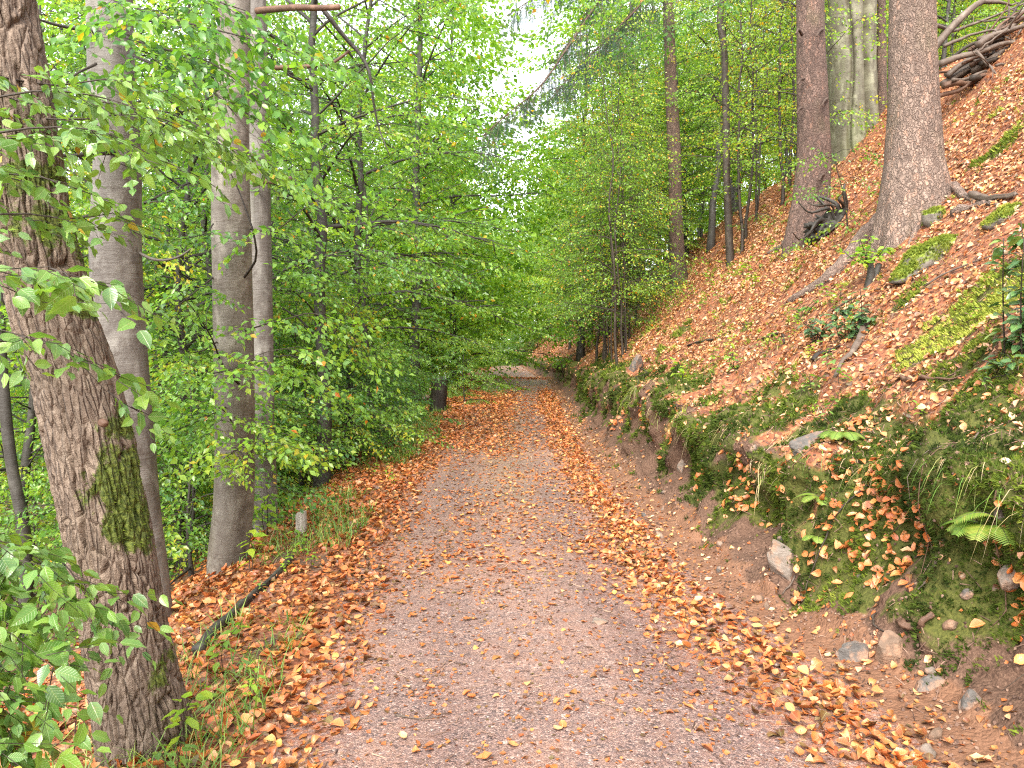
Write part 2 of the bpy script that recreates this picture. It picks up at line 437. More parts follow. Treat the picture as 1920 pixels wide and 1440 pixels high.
def bark_spruce(name='spruce_bark', tone=(1, 1, 1), green=.4):
    N = NT(name); b = (N.attr('bv'), 1)
    c = lambda r, g_, bb: (r * tone[0], g_ * tone[1], bb * tone[2])
    w = N.noise(b, 14, 3)
    v = N.n('VectorMath', dict(operation='ADD'), i0=N.scale(b, (1, 1, .42)), i1=N.n('VectorMath', dict(operation='SCALE'), i0=(w, 1), Scale=.11))
    pl = N.voro(v, 30); ed = N.voro(v, 30, 'DISTANCE_TO_EDGE'); fi = N.noise(b, 90, 5, .65)
    pc = N.n('SeparateColor', None, i0=(pl, 1))
    col = N.ramp((pc, 0), [(0, c(.13, .085, .066)), (.45, c(.24, .165, .125)), (.8, c(.36, .255, .20)), (1, c(.42, .24, .16))])
    col = N.mix(N.mapr((fi, 0), .35, .7, 0, .55), (col, 0), c(.40, .34, .28))
    col = N.mix(N.math('MULTIPLY', N.mapr((ed, 0), .0, .12, .7, 0), N.mapr((N.noise(b, 24, 3), 0), .4, .6)), col, c(.085, .055, .042))
    col = N.mix(N.mapr((N.noise(N.scale(b, (1, 1, .5)), 2.5, 5, .6), 0), .52, .72, 0, green), col, (.155, .16, .07))
    col = N.mix(N.mapr((N.noise(N.scale(b, (1, 1, .35)), 5, 5, .6, .4), 0), .44, .62, 0, .55), col, c(.17, .125, .10))
    ms = (N.attr('moss'), 2)
    col = N.mix(N.mapr(N.math('ADD', ms, N.math('MULTIPLY', N.math('SUBTRACT', (N.noise(b, 18, 5, .7), 0), .5), 1.0)), .45, .65), col, (.10, .14, .02))
    h = N.math('ADD', N.mapr((ed, 0), 0, .22), N.math('ADD', N.math('MULTIPLY', (pc, 1), .5), N.math('MULTIPLY', (fi, 0), .5)))
    return N.end(N.bsdf(N.dim(col, (.74, .70, .68)), .8, N.bump(h, .016, .9), .25))
M['bark_rough'] = bark_rough()
M['bark_beech'] = bark_beech(green=.2)
M['bark_pale'] = bark_beech('pale_beech_bark', (1.15, 1.12, 1.05), .35)
M['bark_old'] = bark_beech('old_green_beech_bark', (1.0, 1.02, .78), .6)
M['bark_spruce'] = bark_spruce()
M['bark_slim'] = bark_spruce('slim_spruce_bark', (.58, .54, .52), .25)
M['bark_knob'] = bark_spruce('knobbly_spruce_bark', (.66, .60, .60), .35)
M['bark_dark'] = bark_beech('dark_understorey_bark', (.36, .36, .34), .35)
M['bark_twig'] = bark_beech('brown_twig_bark', (.36, .30, .24), .1)
M['bark_dead'] = bark_beech('dead_red_branch_bark', (1.0, .62, .45), .0)
M['bark_grey'] = bark_beech('bare_grey_branch_bark', (.95, .80, .70), .06)
M['bark_black'] = bark_beech('black_bark', (.20, .165, .13), .15)  # near-black tone for the stump, dark branches and a stick

def wood_cut():
    N = NT('weathered_wood'); tc = N.n('TexCoord')
    g_ = N.noise(N.scale((tc, 3), (1, 1, .08)), 70, 4, .6)
    c = N.ramp((g_, 0), [(.3, (.20, .165, .13)), (.7, (.47, .42, .36))])
    return N.end(N.bsdf((c, 0), .85, N.bump((g_, 0), .004, .6)))
M['wood'] = wood_cut()

def rock_mat(name, a, b_, moss=0.0):
    a, b_ = tuple(np.array(a) * .40), tuple(np.array(b_) * .42)
    N = NT(name); g_ = N.n('NewGeometry'); tc = N.n('TexCoord')
    p = (tc, 3)
    n1 = N.noise(N.scale(p, (1, 1, 2.2)), 9, 6, .65, .4); n2 = N.noise(p, 60, 4, .6)
    c = N.ramp((n1, 0), [(.3, a), (.7, b_)])
    c = N.mix(N.mapr((n2, 0), .5, .75, 0, .4), (c, 0), tuple(np.array(b_) * .55))
    if moss:
        z = N.n('SeparateXYZ', None, i0=(g_, 1))
        m = N.mapr(N.math('ADD', (z, 2), N.math('MULTIPLY', N.math('SUBTRACT', (N.noise(p, 7, 5, .7), 0), .5), 1.6)), .75 - moss * .6, 1.0 - moss * .6)
        c = N.mix(m, c, N.ramp((N.noise(p, 70, 3), 0), [(.3, (.07, .11, .012)), (.7, (.24, .29, .03))]))
    c = N.mix(N.mapr((N.noise(p, 11, 5, .7), 0), .46, .62, 0, .8), c, (.27, .15, .09)) if not moss else c
    h = N.math('ADD', (n1, 0), N.math('MULTIPLY', (n2, 0), .3))
    return N.end(N.bsdf(c, .75, N.bump(h, .03, .7), .35))
M['rock_pale'] = rock_mat('pale_rock', (.30, .22, .16), (.52, .43, .35))
M['rock_grey'] = rock_mat('grey_rock', (.13, .112, .098), (.33, .29, .25))
M['rock_brown'] = rock_mat('earthy_rock', (.26, .16, .10), (.42, .28, .19))
M['rock_moss'] = rock_mat('mossy_rock_face', (.20, .16, .12), (.36, .30, .24), moss=.75)

def path_mat():
    N = NT('gravel_path'); tc = N.n('TexCoord'); p = (tc, 3)
    flat = N.scale(p, (1, 1, .3))
    v1 = N.voro(flat, 95); v2 = N.voro(flat, 210); e1 = N.voro(flat, 95, 'DISTANCE_TO_EDGE')
    s1 = N.n('SeparateColor', None, i0=(v1, 1)); s2 = N.n('SeparateColor', None, i0=(v2, 1))
    st = N.ramp((s1, 0), [(0, (.045, .040, .044)), (.3, (.125, .105, .105)), (.52, (.25, .195, .18)), (.72, (.38, .27, .225)), (.9, (.44, .34, .285)), (1, (.62, .56, .50))])
    st2 = N.ramp((s2, 0), [(0, (.06, .05, .055)), (.4, (.19, .145, .135)), (.75, (.30, .205, .17)), (1, (.52, .43, .36))])
    big = N.noise(p, .65, 5, .6); med = N.noise(p, 5.5, 5, .65)
    stones = N.mix(N.mapr((N.noise(p, 26, 3), 0), .42, .58), st, st2)
    sand = N.mix(N.mapr((N.noise(p, 240, 3, .7), 0), .3, .7), (.27, .165, .115), (.52, .345, .255))
    sandm = N.mapr(N.math('ADD', N.math('MULTIPLY', (big, 0), .6), N.math('MULTIPLY', (med, 0), .4)), .46, .58, .10, .92)
    sandm = N.math('MULTIPLY', sandm, N.mapr((s1, 1), .2, .55, .25, 1.0)); rut = (N.attr('dirt'), 2); sandm = N.math('MULTIPLY', sandm, N.math('SUBTRACT', 1.0, N.math('MULTIPLY', rut, .75)))
    col = N.mix(sandm, stones, sand)
    lit = (N.attr('litter'), 2)
    fl = N.noise(p, 38, 3, .6); fv = N.n('SeparateColor', None, i0=(N.voro(p, 34), 1))
    lc = N.ramp((fv, 0), [(0, (.16, .06, .03)), (.4, (.36, .13, .055)), (.8, (.50, .22, .09)), (1, (.56, .34, .16))])
    col = N.mix(N.math('MULTIPLY', lit, N.mapr((fl, 0), .42, .6, .1, .8)), col, lc)
    gr = (N.attr('moss'), 2)
    col = N.mix(N.math('MULTIPLY', gr, N.mapr((med, 0), .4, .65, 0, .5)), col, (.20, .20, .09))
    h = N.math('ADD', N.math('MULTIPLY', N.mapr((e1, 0), 0, .3), .6), N.math('ADD', N.math('MULTIPLY', (s1, 2), .5), N.math('MULTIPLY', (s2, 2), .35)))
    col = N.mix(N.math('MULTIPLY', rut, N.mapr((med, 0), .35, .6, .2, .75)), col, N.mix(1.0, col, (.66, .62, .66), 'MULTIPLY'))
    return N.end(N.bsdf(N.dim(col, (.84, .74, .71)), N.mapr(rut, 0, 1, .66, .48), N.bump(h, .008, .8), .35))
M['path'] = path_mat()

def soil_mat():
    N = NT('leafy_forest_soil'); tc = N.n('TexCoord'); p = (tc, 3)
    n1 = N.noise(p, 7, 6, .65); n2 = N.noise(p, 55, 5, .7); n3 = N.noise(p, 1.3, 4, .55)
    v = N.voro(p, 30); vc = N.n('SeparateColor', None, i0=(v, 1)); e = N.voro(p, 30, 'DISTANCE_TO_EDGE')
    litter = N.ramp((vc, 0), [(0, (.10, .042, .026)), (.3, (.23, .085, .045)), (.6, (.38, .15, .07)), (.85, (.48, .22, .10)), (1, (.52, .33, .19))])
    litter = N.mix(N.mapr((n2, 0), .4, .68, 0, .6), litter, (.20, .105, .07))
    soil = N.ramp((n2, 0), [(.25, (.055, .034, .024)), (.5, (.13, .080, .056)), (.75, (.235, .155, .11))])
    sand = N.ramp(N.math('ADD', N.math('MULTIPLY', (n2, 0), .5), N.math('MULTIPLY', (n1, 0), .5)), [(.3, (.13, .068, .040)), (.52, (.235, .130, .080)), (.75, (.36, .22, .14))])
    moss = N.ramp(N.math('ADD', N.math('MULTIPLY', (n2, 0), .6), N.math('MULTIPLY', (n3, 0), .4)), [(.3, (.035, .042, .012)), (.5, (.085, .10, .022)), (.72, (.18, .185, .045))])
    jit = N.math('MULTIPLY', N.math('SUBTRACT', (n1, 0), .5), .9)
    a_l = N.mapr(N.math('ADD', (N.attr('litter'), 2), jit), .35, .6)
    a_d = N.mapr(N.math('ADD', (N.attr('dirt'), 2), jit), .38, .62)
    a_m = N.mapr(N.math('ADD', (N.attr('moss'), 2), jit), .42, .62)
    col = N.mix(a_l, (soil, 0), litter); col = N.mix(a_d, col, (sand, 0)); col = N.mix(a_m, col, (moss, 0))
    h = N.math('ADD', N.math('MULTIPLY', (n2, 0), .7), N.math('ADD', N.math('MULTIPLY', (n1, 0), .8), N.math('MULTIPLY', N.mapr((e, 0), 0, .25), .35)))
    return N.end(N.bsdf(N.dim(col, (.78, .70, .64)), .85, N.bump(h, .018, .7), .2))
M['soil'] = soil_mat()

M['crumb'] = leaf_mat('twig_crumb', [(0, (.06, .035, .025)), (.35, (.17, .10, .07)), (.7, (.34, .22, .15)), (1, (.48, .36, .27))], trans=.02, rough=.8, spec=.2, vary=0)
# ------------------------------------------------------------------ ground masks
_mp = [(1790, 605, .5), (1860, 585, .45), (1740, 650, .35), (1880, 690, .35), (1700, 560, .2), (1610, 960, .28), (1640, 1040, .2), (1460, 790, .4), (1330, 800, .4), (1900, 880, .4), (1760, 640, .2), (1280, 620, .3), (1690, 660, .12), (1860, 745, .26), (1570, 790, .24), (1400, 615, .14), (1880, 270, .30), (1780, 705, .16), (1240, 660, .2), (1840, 650, .2)]
MP = [(hit(a, b), r) for a, b, r in _mp]
def masks(x, y):
    dr, dl = x - Rf(y), Lf(y) - x
    n1 = fbm(x * 1.3, y * 1.3, 0, 4, 71); n2 = fbm(x * 3.1, y * 3.1, height(x, y) * 2, 3, 75)
    moss = sstep(.36, .56, dr + .12 * n1) * (1 - sstep(1.1, 1.7, dr)) * sstep(-.30, .14, n1 * .6 + n2 * .8)
    moss = np.maximum(moss, sstep(1.2, 1.6, dr) * (1 - sstep(4, 7, dr)) * sstep(.46, .62, n1 + .35 * n2) * .7)
    for P, r in MP:
        d = np.hypot(x - P[0], (y - P[1])) / r
        moss = np.maximum(moss, (1 - sstep(.45, 1.15, d + .5 * n2)))
    dirt = sstep(-.15, .08, dr) * (1 - sstep(.22, .44, dr + .2 * n2))
    pock = sstep(.12, .34, fbm(x * 2.3, y * 2.3, 0, 3, 81))
    dirt = np.maximum(dirt, sstep(.3, .5, dr) * (1 - sstep(.95, 1.15, dr)) * sstep(.15, .35, -n1 - .5 * n2) * .3)
    slope = sstep(1.05, 1.45, dr)
    wv = np.clip((x - Lf(y)) / (Rf(y) - Lf(y)), -1, 2)
    # leaf density, leaves per square metre
    w = np.clip((x - Lf(y)), -9, 9)
    pn = fbm(x * 1.6, y * 1.0, 0, 3, 83)
    d = np.zeros_like(x) + 30 + 34 * sstep(-.1, .4, pn)
    d = d + (26 + 60 * sstep(-.1, .35, pn)) * sstep(4.4, 6.0, y) * (1 - sstep(8.5, 12, y)) * np.exp(-((wv - .42) / .34) ** 2)
    far = sstep(9.5, 13.5, y + 2.2 * pn) * (1 - sstep(27, 34, y))
    d = d + 360 * far * (1 - sstep(.42, .66, wv + .12 * pn)) + 60 * far
    d = d + 780 * np.exp(-((dr + .30 + .1 * pn - .10 * sstep(4.5, 3, y)) / (.25 + .06 * pn)) ** 2) * (1 - sstep(28, 36, y))
    d = d + 520 * sstep(-.42, -.05, dl + .16 * pn) * (1 - sstep(1.0, 1.8, dl))
    d = d + 380 * sstep(42, 45, y) * (1 - sstep(52, 58, y))
    d = np.where(dr > -.02, np.minimum(d, 700 * np.exp(-((dr + .16) / .30) ** 2) + 34), d)
    d = np.where(dl > .25, 480 * (1 - .72 * sstep(.8, 2.2, dl)) * sstep(-.5, .1, pn + .25), d)
    d = np.where((dr > .4), 26 + 560 * pock * (1 - moss * .6) * sstep(.5, .75, dr) + 320 * sstep(.80, .95, dr) * (1 - moss * .75), d)
    d = np.where(dr > 1.1, (230 + 560 * sstep(-.32, .12, n1 + .5 * n2)) * (1 - .8 * np.clip(moss, 0, 1)) * (1 - .6 * sstep(7, 9, dr)), d)
    lit = np.clip(d / 420, 0, 1) ** .8
    lit = np.where(dr > 1.1, np.maximum(lit, .55), lit)
    return moss, dirt, lit, d

def build_ground():
    ys = [-14 + i * .5 for i in range(31)]
    y = ys[-1]
    while y < 165:
        y += max(.02, min(y * .0075, 2.0)); ys.append(y)
    ys = np.array(ys)
    def geo(d0, k, end):
        o = [0]; s = d0
        while o[-1] < end: o.append(o[-1] + s); s *= k
        return np.array(o)
    cl = geo(.03, 1.035, 170)[::-1]
    cr = np.concatenate([np.arange(0, .40, .022), np.arange(.40, .90, .007), np.arange(.90, 1.5, .018), 1.5 + geo(.03, 1.030, 170)])
    def sheet(xf, name, mat):
        X, Y = xf
        P = surf(X, Y); m, d, l, _ = masks(X, Y)
        if name == 'path':
            wv = (X - Lf(Y)) / (Rf(Y) - Lf(Y))
            m = np.exp(-((wv - .5) / .14) ** 2) * sstep(6, 9, Y) * (1 - sstep(20, 30, Y))
            d = np.clip((np.exp(-((wv - .27) / .11) ** 2) + np.exp(-((wv - .70) / .12) ** 2)) * (.55 + .9 * fbm(X * 1.1, Y * .5, 0, 3, 121)), 0, 1)
        n, k = X.shape
        i, j = np.meshgrid(np.arange(n - 1), np.arange(k - 1), indexing='ij')
        a = (i * k + j).ravel()
        F = np.stack([a, a + 1, a + k + 1, a + k], 1)
        mb = MB().add(P.reshape(-1, 3), F, 0, moss=m.ravel(), dirt=d.ravel(), litter=l.ravel())
        return link(name, mb.mesh(name, M[mat]))
    Yl = np.repeat(ys[:, None], len(cl), 1)
    o = sheet((Lf(Yl) - cl[None], Yl), 'ground', 'soil'); tag(o, 'leafy ground falling away left of the path', 'ground', None, 'structure')
    w = np.linspace(0, 1, 70); Yp = np.repeat(ys[:, None], 70, 1)
    o = sheet((Lf(Yp) + (Rf(Yp) - Lf(Yp)) * w[None], Yp), 'path', 'path'); tag(o, 'straight gravel forest path strewn with orange leaves', 'path', None, 'structure')
    Yr = np.repeat(ys[:, None], len(cr), 1)
    o = sheet((Rf(Yr) + cr[None], Yr), 'hillside', 'soil'); tag(o, 'steep leaf covered hillside with a cut earth bank right of the path', 'hillside', None, 'structure')
build_ground()

# ------------------------------------------------------------------ fallen leaves
def fallen_templates(n=14, seed=5):
    g = np.random.RandomState(seed); out = []
    for _ in range(n):
        vs = [0, .2, .48, .76, 1.0]; ws = [0, .24, .33, .22, 0]
        cu, cv, tw = g.uniform(-1.4, 3.4), g.uniform(-1.3, 1.3), g.uniform(-1.1, 1.1)
        asym = g.uniform(.7, 1.15)
        def z(u, v): return cu * u * u + cv * (v - .5) ** 2 + tw * u * (v - .5) + g.normal(0, .02)
        V = [(0, -.02, z(0, 0))]
        for v, w in zip(vs[1:-1], ws[1:-1]):
            V += [(-w, v, z(-w, v)), (0, v, z(0, v) - .03), (w * asym, v, z(w * asym, v))]
        V.append((0, 1, z(0, 1)))
        F3 = [(0, 2, 1), (0, 3, 2), (7, 8, 10), (8, 9, 10)]; F4 = []
        for k in range(2):
            o = 1 + 3 * k
            F4 += [(o, o + 1, o + 4, o + 3), (o + 1, o + 2, o + 5, o + 4)]
        V = np.array(V); V[:, 1] -= .5
        out.append((V, [np.array(F3), np.array(F4)]))
    return out
FT = fallen_templates()
def fallen_simple(seed):
    g = np.random.RandomState(seed)
    a, b = g.uniform(-.1, .35, 2)
    return (np.array([(0, -.5, a), (-.32, -.06, b), (.32, -.06, b * g.uniform(.3, 1)), (0, -.02, 0), (0, .5, a * .8)]), LEAF_MID[1])
FS = [fallen_simple(i) for i in range(8)]

def scatter(x0, x1f, region, name, label, seed, ymax=70, mat='fallen', sz=1.0, pale=0.0):
    """fallen leaves, baked in one stuff mesh"""
    g = np.random.RandomState(seed); mb = MB()
    y = 1.2
    while y < ymax:
        dy = max(.35, y * .08); Y0, Y1 = y, y + dy; y = Y1
        xa, xb = x0(Y0), x1f(Y0)
        lod = max(1.0, (Y0 / 9.0)) ** .75
        dm = 950 / lod ** 1.6
        n = int((xb - xa) * dy * dm)
        X = g.uniform(xa, xb, n); Yy = g.uniform(Y0, Y1, n)
        m, d, l, dens = masks(X, Yy)
        keep = (g.rand(n) < dens / 950) & region(X, Yy)
        keep &= np.abs(X) < Yy * .80 + .8
        X, Yy, dens = X[keep], Yy[keep], dens[keep]
        n = len(X)
        if n == 0: continue
        P = surf(X, Yy); N_ = snormal(X, Yy)
        pile = np.clip(dens / 420, 0, 1)
        P = P + N_ * (g.rand(n) * .028 * pile + .006)[:, None]
        up = N_ + g.normal(0, 1, (n, 3)) * (.10 + .30 * pile)[:, None]
        d3 = np.cross(up, g.normal(0, 1, (n, 3)))
        R = rotm(d3, up)
        S = g.uniform(.026, .076, n) * lod ** .8 * np.where(pile < .2, .85, 1.0) * sz
        tl = g.rand(n) < pale
        tint = np.clip(g.normal(.54, .20, n) + .16 * fbm(X * 1.2, Yy * 1.2, 0, 2, 91), 0, 1)
        old = (g.rand(n) < .26) & (pile > .35); tint = np.where(old, g.uniform(.0, .3, n), tint)
        tint = np.where(g.rand(n) < .06, g.uniform(.88, 1, n), tint)
        tint = np.where(tl, g.uniform(.74, .90, n), tint)
        T_ = FT if Y0 < 9.5 else FS
        k = g.randint(len(T_), size=n)
        for q in range(len(T_)):
            s = k == q
            if s.any():
                SS = np.stack([S[s] * g.uniform(.85, 1.25, s.sum()), S[s], S[s]], 1)
                put(mb, T_[q], P[s], R[s], SS, 0, tint=tint[s])
    o = link(name, mb.mesh(name, M[mat]))
    tag(o, label, 'fallen leaves', None, 'stuff')
scatter(lambda y: Lf(y) - .05, lambda y: Rf(y) + .05, lambda x, y: (x > Lf(y)) & (x <= Rf(y)), 'fallen_leaves', 'orange and yellow beech leaves lying over the gravel path', 1, 70, 'fallen', .92)
scatter(lambda y: Rf(y), lambda y: Rf(y) + min(.9 * y, 10.5), lambda x, y: x > Rf(y), 'fallen_leaves', 'orange brown leaf litter covering the right hand slope and its bank', 2, 95, 'fallen_old', .84, .32)
scatter(lambda y: Lf(y) - min(1.2 + y * .25, 5), lambda y: Lf(y), lambda x, y: x <= Lf(y), 'fallen_leaves', 'orange leaf litter along the left verge and the slope below it', 3, 55)

def pockets():
    """leaves caught on ledges of the bank face"""
    g = np.random.RandomState(63); mb = MB()
    spots = [(1585, 975, .20, 120), (1640, 985, .14, 70), (1665, 1040, .12, 60), (1385, 905, .14, 70), (1600, 800, .10, 40), (1270, 800, .14, 50), (1210, 770, .14, 40), (1330, 870, .12, 40), (1725, 945, .07, 12), (1900, 1150, .12, 40), (1480, 900, .10, 26), (1160, 790, .14, 36)]
    for px, py, r, n in spots:
        c = hit(px, py); X = c[0] + g.normal(0, r * .45, n); Y = c[1] + g.normal(0, r * .9, n)
        P = surf(X, Y); N_ = snormal(X, Y, .02); P = P + N_ * g.uniform(.006, .03, n)[:, None]
        up = N_ * .6 + np.array([-.15, -.25, .5]) + g.normal(0, .35, (n, 3)); R = rotm(np.cross(up, g.normal(0, 1, (n, 3))), up)
        S = g.uniform(.04, .075, n) * max(1, c[1] / 9); k = g.randint(len(FT), size=n); t = np.clip(g.normal(.58, .2, n), 0, 1)
        for q in range(len(FT)):
            m = k == q
            if m.any(): put(mb, FT[q], P[m], R[m], S[m], 0, tint=t[m])
    o = link('fallen_leaves', mb.mesh('fallen_leaves', M['fallen'])); tag(o, 'clusters of orange leaves caught on the face of the cut bank', 'fallen leaves', None, 'stuff')
pockets()

# ------------------------------------------------------------------ moss and grass
def scatter_moss():
    g = np.random.RandomState(8); mb = MB(); y = 1.6
    tpls = []
    for i in range(6):
        V = []; F = []
        for k in range(7):
            a = g.uniform(0, 2 * PI); t = g.uniform(.15, .75); h = g.uniform(.6, 1.1)
            o = np.array([g.normal(0, .28), g.normal(0, .28), 0]); w = .16
            c, s = math.cos(a), math.sin(a)
            b = len(V)
            V += [o + (-s * w, c * w, 0), o + (s * w, -c * w, 0), o + (c * t, s * t, h)]
            F.append((b, b + 1, b + 2))
        tpls.append((np.array(V, float), [np.array(F)]))
    while y < 24:
        dy = max(.3, y * .07); Y0 = y; y += dy
        lod = max(1.0, Y0 / 4.5)
        xa, xb = Rf(Y0) + .2, Rf(Y0) + 6
        dm = 9000 / lod ** 1.9
        n = int((xb - xa) * dy * dm)
        X = g.uniform(xa, xb, n); Yy = g.uniform(Y0, y, n)
        keep = np.abs(X) < Yy * .76 + .4
        X, Yy = X[keep], Yy[keep]
        m, d, l, _ = masks(X, Yy)
        fn = fbm(X * 9, Yy * 9, 0, 2, 95)
        keep = g.rand(len(X)) < np.clip((m - .42 + .9 * fn) * 2.0, 0, 1)
        X, Yy = X[keep], Yy[keep]; n = len(X)
        if not n: continue
        N_ = snormal(X, Yy, .015); keep = g.rand(n) < np.clip(.28 / np.maximum(np.abs(N_[:, 2]), .05), 0, 1)
        X, Yy, N_ = X[keep], Yy[keep], N_[keep]; n = len(X)
        P = surf(X, Yy)
        R = rotm(np.cross(N_, g.normal(0, 1, (n, 3))), N_ + g.normal(0, .2, (n, 3)))
        lump = fbm(X * 14, Yy * 14, 0, 2, 97)
        P = P + N_ * (.035 * np.clip(lump + .2, 0, 1))[:, None]
        S = g.uniform(.012, .032, n) * lod ** .9 
        dr = X - Rf(Yy)
        t = np.clip(.27 + .44 * sstep(1.15, 1.9, dr) + .45 * fbm(X * 2, Yy * 2, 0, 3, 98) + g.normal(0, .13, n), 0, 1)
        k = g.randint(6, size=n)
        for q in range(6):
            s = k == q
            if s.any(): put(mb, tpls[q], P[s], R[s], S[s], 0, tint=t[s])
    o = link('moss', mb.mesh('moss', M['moss'], smooth=False)); tag(o, 'green moss cushions on the cut bank and slope', 'moss', None, 'stuff')
scatter_moss()

def blades(mb, P, D, L, W, bend, tint, seg=4):
    """curved grass blades; P root, D direction, L length, bend = droop"""
    n = len(P); s = np.cross(D, [0, 0, 1.0]) + 1e-4; s /= np.linalg.norm(s, axis=1, keepdims=True)
    V = []
    for i in range(seg + 1):
        t = i / seg
        c = P + D * (L * t)[:, None]; c[:, 2] -= bend * L * t * t
        w = (W * (1 - t) ** .7 * .5)[:, None]
        V += [c - s * w, c + s * w]
    V = np.stack(V, 1)
    F = np.array([(2 * i, 2 * i + 1, 2 * i + 3, 2 * i + 2) for i in range(seg)])
    F = (F[None] + (np.arange(n) * (2 * seg + 2))[:, None, None]).reshape(-1, 4)
    mb.add(V.reshape(-1, 3), F, 0, tint=np.repeat(tint, 2 * seg + 2))
def grass():
    g = np.random.RandomState(12)
    mb = MB()   # left verge
    n = 9000
    Y = 2.2 + 28 * g.rand(n) ** 1.6; X = Lf(Y) - .12 - np.abs(g.normal(0, .55, n))
    k = (fbm(X * 1.5, Y * .9, 0, 3, 101) > .08) & (np.abs(X) < .75 * Y + .3)
    X, Y = X[k], Y[k]; n = len(X)
    D = np.stack([g.normal(0, .5, n), g.normal(0, .5, n), np.ones(n)], 1)
    blades(mb, surf(X, Y), D, g.uniform(.05, .20, n) * (1 + .03 * Y), .004 + .0007 * Y, g.uniform(.2, .7, n), np.clip(g.normal(.42, .18, n), 0, 1))
    o = link('grass', mb.mesh('grass', M['blade'])); tag(o, 'sparse grass and seedlings growing through leaves on the left verge', 'grass', None, 'stuff')
    mb = MB()   # straw hanging over the bank lip
    cl = 150
    Yc = 2.6 + 17 * g.rand(cl) ** 1.5; dc = g.uniform(.72, 1.15, cl)
    for c in range(cl):
        m = g.randint(5, 20)
        Y = Yc[c] + g.normal(0, .05, m); X = Rf(Y) + dc[c] + g.normal(0, .04, m)
        if abs(X[0]) > .72 * Y[0]: continue
        D = np.stack([-np.abs(g.normal(.55, .3, m)), g.normal(0, .35, m), g.uniform(.05, .7, m)], 1)
        straw = g.rand() < .88
        blades(mb, surf(X, Y), D, g.uniform(.07, .26, m), .003 + .0004 * Y, g.uniform(.8, 1.9, m), np.clip(g.normal(.86 if straw else .4, .1, m), 0, 1))
    n = 2600
    Y = 3 + 20 * g.rand(n) ** 1.4; X = Rf(Y) + g.uniform(1.1, 5, n)
    k = (fbm(X * 1.2, Y * 1.2, 0, 3, 103) > .22) & (np.abs(X) < .72 * Y); X, Y = X[k], Y[k]; n = len(X)
    D = np.stack([g.normal(-.5, .4, n), g.normal(0, .5, n), np.ones(n) * .8], 1)
    blades(mb, surf(X, Y), D, g.uniform(.06, .2, n), .004 + .0005 * Y, g.uniform(.4, 1.2, n), np.clip(g.normal(.75, .2, n), 0, 1))
    o = link('dry_grass', mb.mesh('dry_grass', M['blade'])); tag(o, 'pale dry grass hanging over the edge of the bank', 'dry grass', None, 'stuff')
grass()

def debris():
    """twig and leaf crumbs on the ground"""
    g = np.random.RandomState(17); mb = MB(); y = 1.8
    frag = (np.array([(-.5, -.4, 0), (.45, -.5, .12), (.55, .35, 0), (-.3, .5, .15)]), [np.array([(0, 1, 2), (0, 2, 3)])])
    twg = (np.array([(-.5, -.03, 0), (.5, -.02, .04), (.5, .02, .04), (-.5, .03, 0), (0, .0, .06)]), [np.array([(0, 1, 4), (1, 2, 4), (2, 3, 4), (3, 0, 4)])])
    cld = (np.array([(-.6, 0, 0), (.5, .1, 0), (0, -.5, .05), (.1, .6, 0), (0, .05, .55), (0, 0, -.4)]), [np.array([(0, 2, 4), (2, 1, 4), (1, 3, 4), (3, 0, 4), (2, 0, 5), (1, 2, 5), (3, 1, 5), (0, 3, 5)])])
    while y < 26:
        dy = max(.3, y * .08); Y0 = y; y += dy; lod = max(1, Y0 / 5.0)
        xa, xb = Lf(Y0) - 1.2, Rf(Y0) + min(6, .8 * Y0)
        n = int((xb - xa) * dy * 1350 / lod ** 1.7)
        X = g.uniform(xa, xb, n); Yy = g.uniform(Y0, y, n); k = np.abs(X) < .74 * Yy + .4
        X, Yy = X[k], Yy[k]; dr = X - Rf(Yy)
        wv = (X - Lf(Yy)) / (Rf(Yy) - Lf(Yy)); pn = fbm(X * 2.1, Yy * 1.4, 0, 3, 111)
        pr = np.where((dr < 0) & (wv > 0), .30 + .45 * sstep(-.2, .3, pn) + .2 * sstep(4.5, 7, Yy), .7)
        pr = np.where((dr > 0) & (dr < .45), .6, pr); pr = np.where(dr < .02, pr * .7, pr)
        k = g.rand(len(X)) < pr; X, Yy, dr = X[k], Yy[k], dr[k]; n = len(X)
        P = surf(X, Yy); N_ = snormal(X, Yy); P = P + N_ * .004
        R = rotm(np.cross(N_ + g.normal(0, .3, (n, 3)), g.normal(0, 1, (n, 3))), N_ + g.normal(0, .3, (n, 3)))
        clod = (dr > .0) & (dr < .95) & (g.rand(n) < .55); isf = (g.rand(n) < np.where(dr > .4, .35, .8)) & ~clod
        t = np.clip(g.normal(.30, .2, n), 0, .8)
        put(mb, frag, P[isf], R[isf], g.uniform(.008, .024, isf.sum()) * lod ** .8, 0, tint=t[isf])
        q = clod
        if q.any(): put(mb, cld, P[q], R[q], g.uniform(.005, .022, q.sum()) * lod ** .7, 1, tint=np.clip(t[q] * .9, 0, 1))
        q = ~isf & ~clod
        put(mb, twg, P[q], R[q], np.stack([g.uniform(.03, .11, q.sum()), np.full(q.sum(), .09 * lod ** .7), np.full(q.sum(), .06)], 1), 1, tint=t[q])
    o = link('twig_litter', mb.mesh('twig_litter', [M['fallen'], M['crumb']], smooth=False)); tag(o, 'crumbled leaves and bits of twig scattered over the ground', 'twig litter', None, 'stuff')
debris()
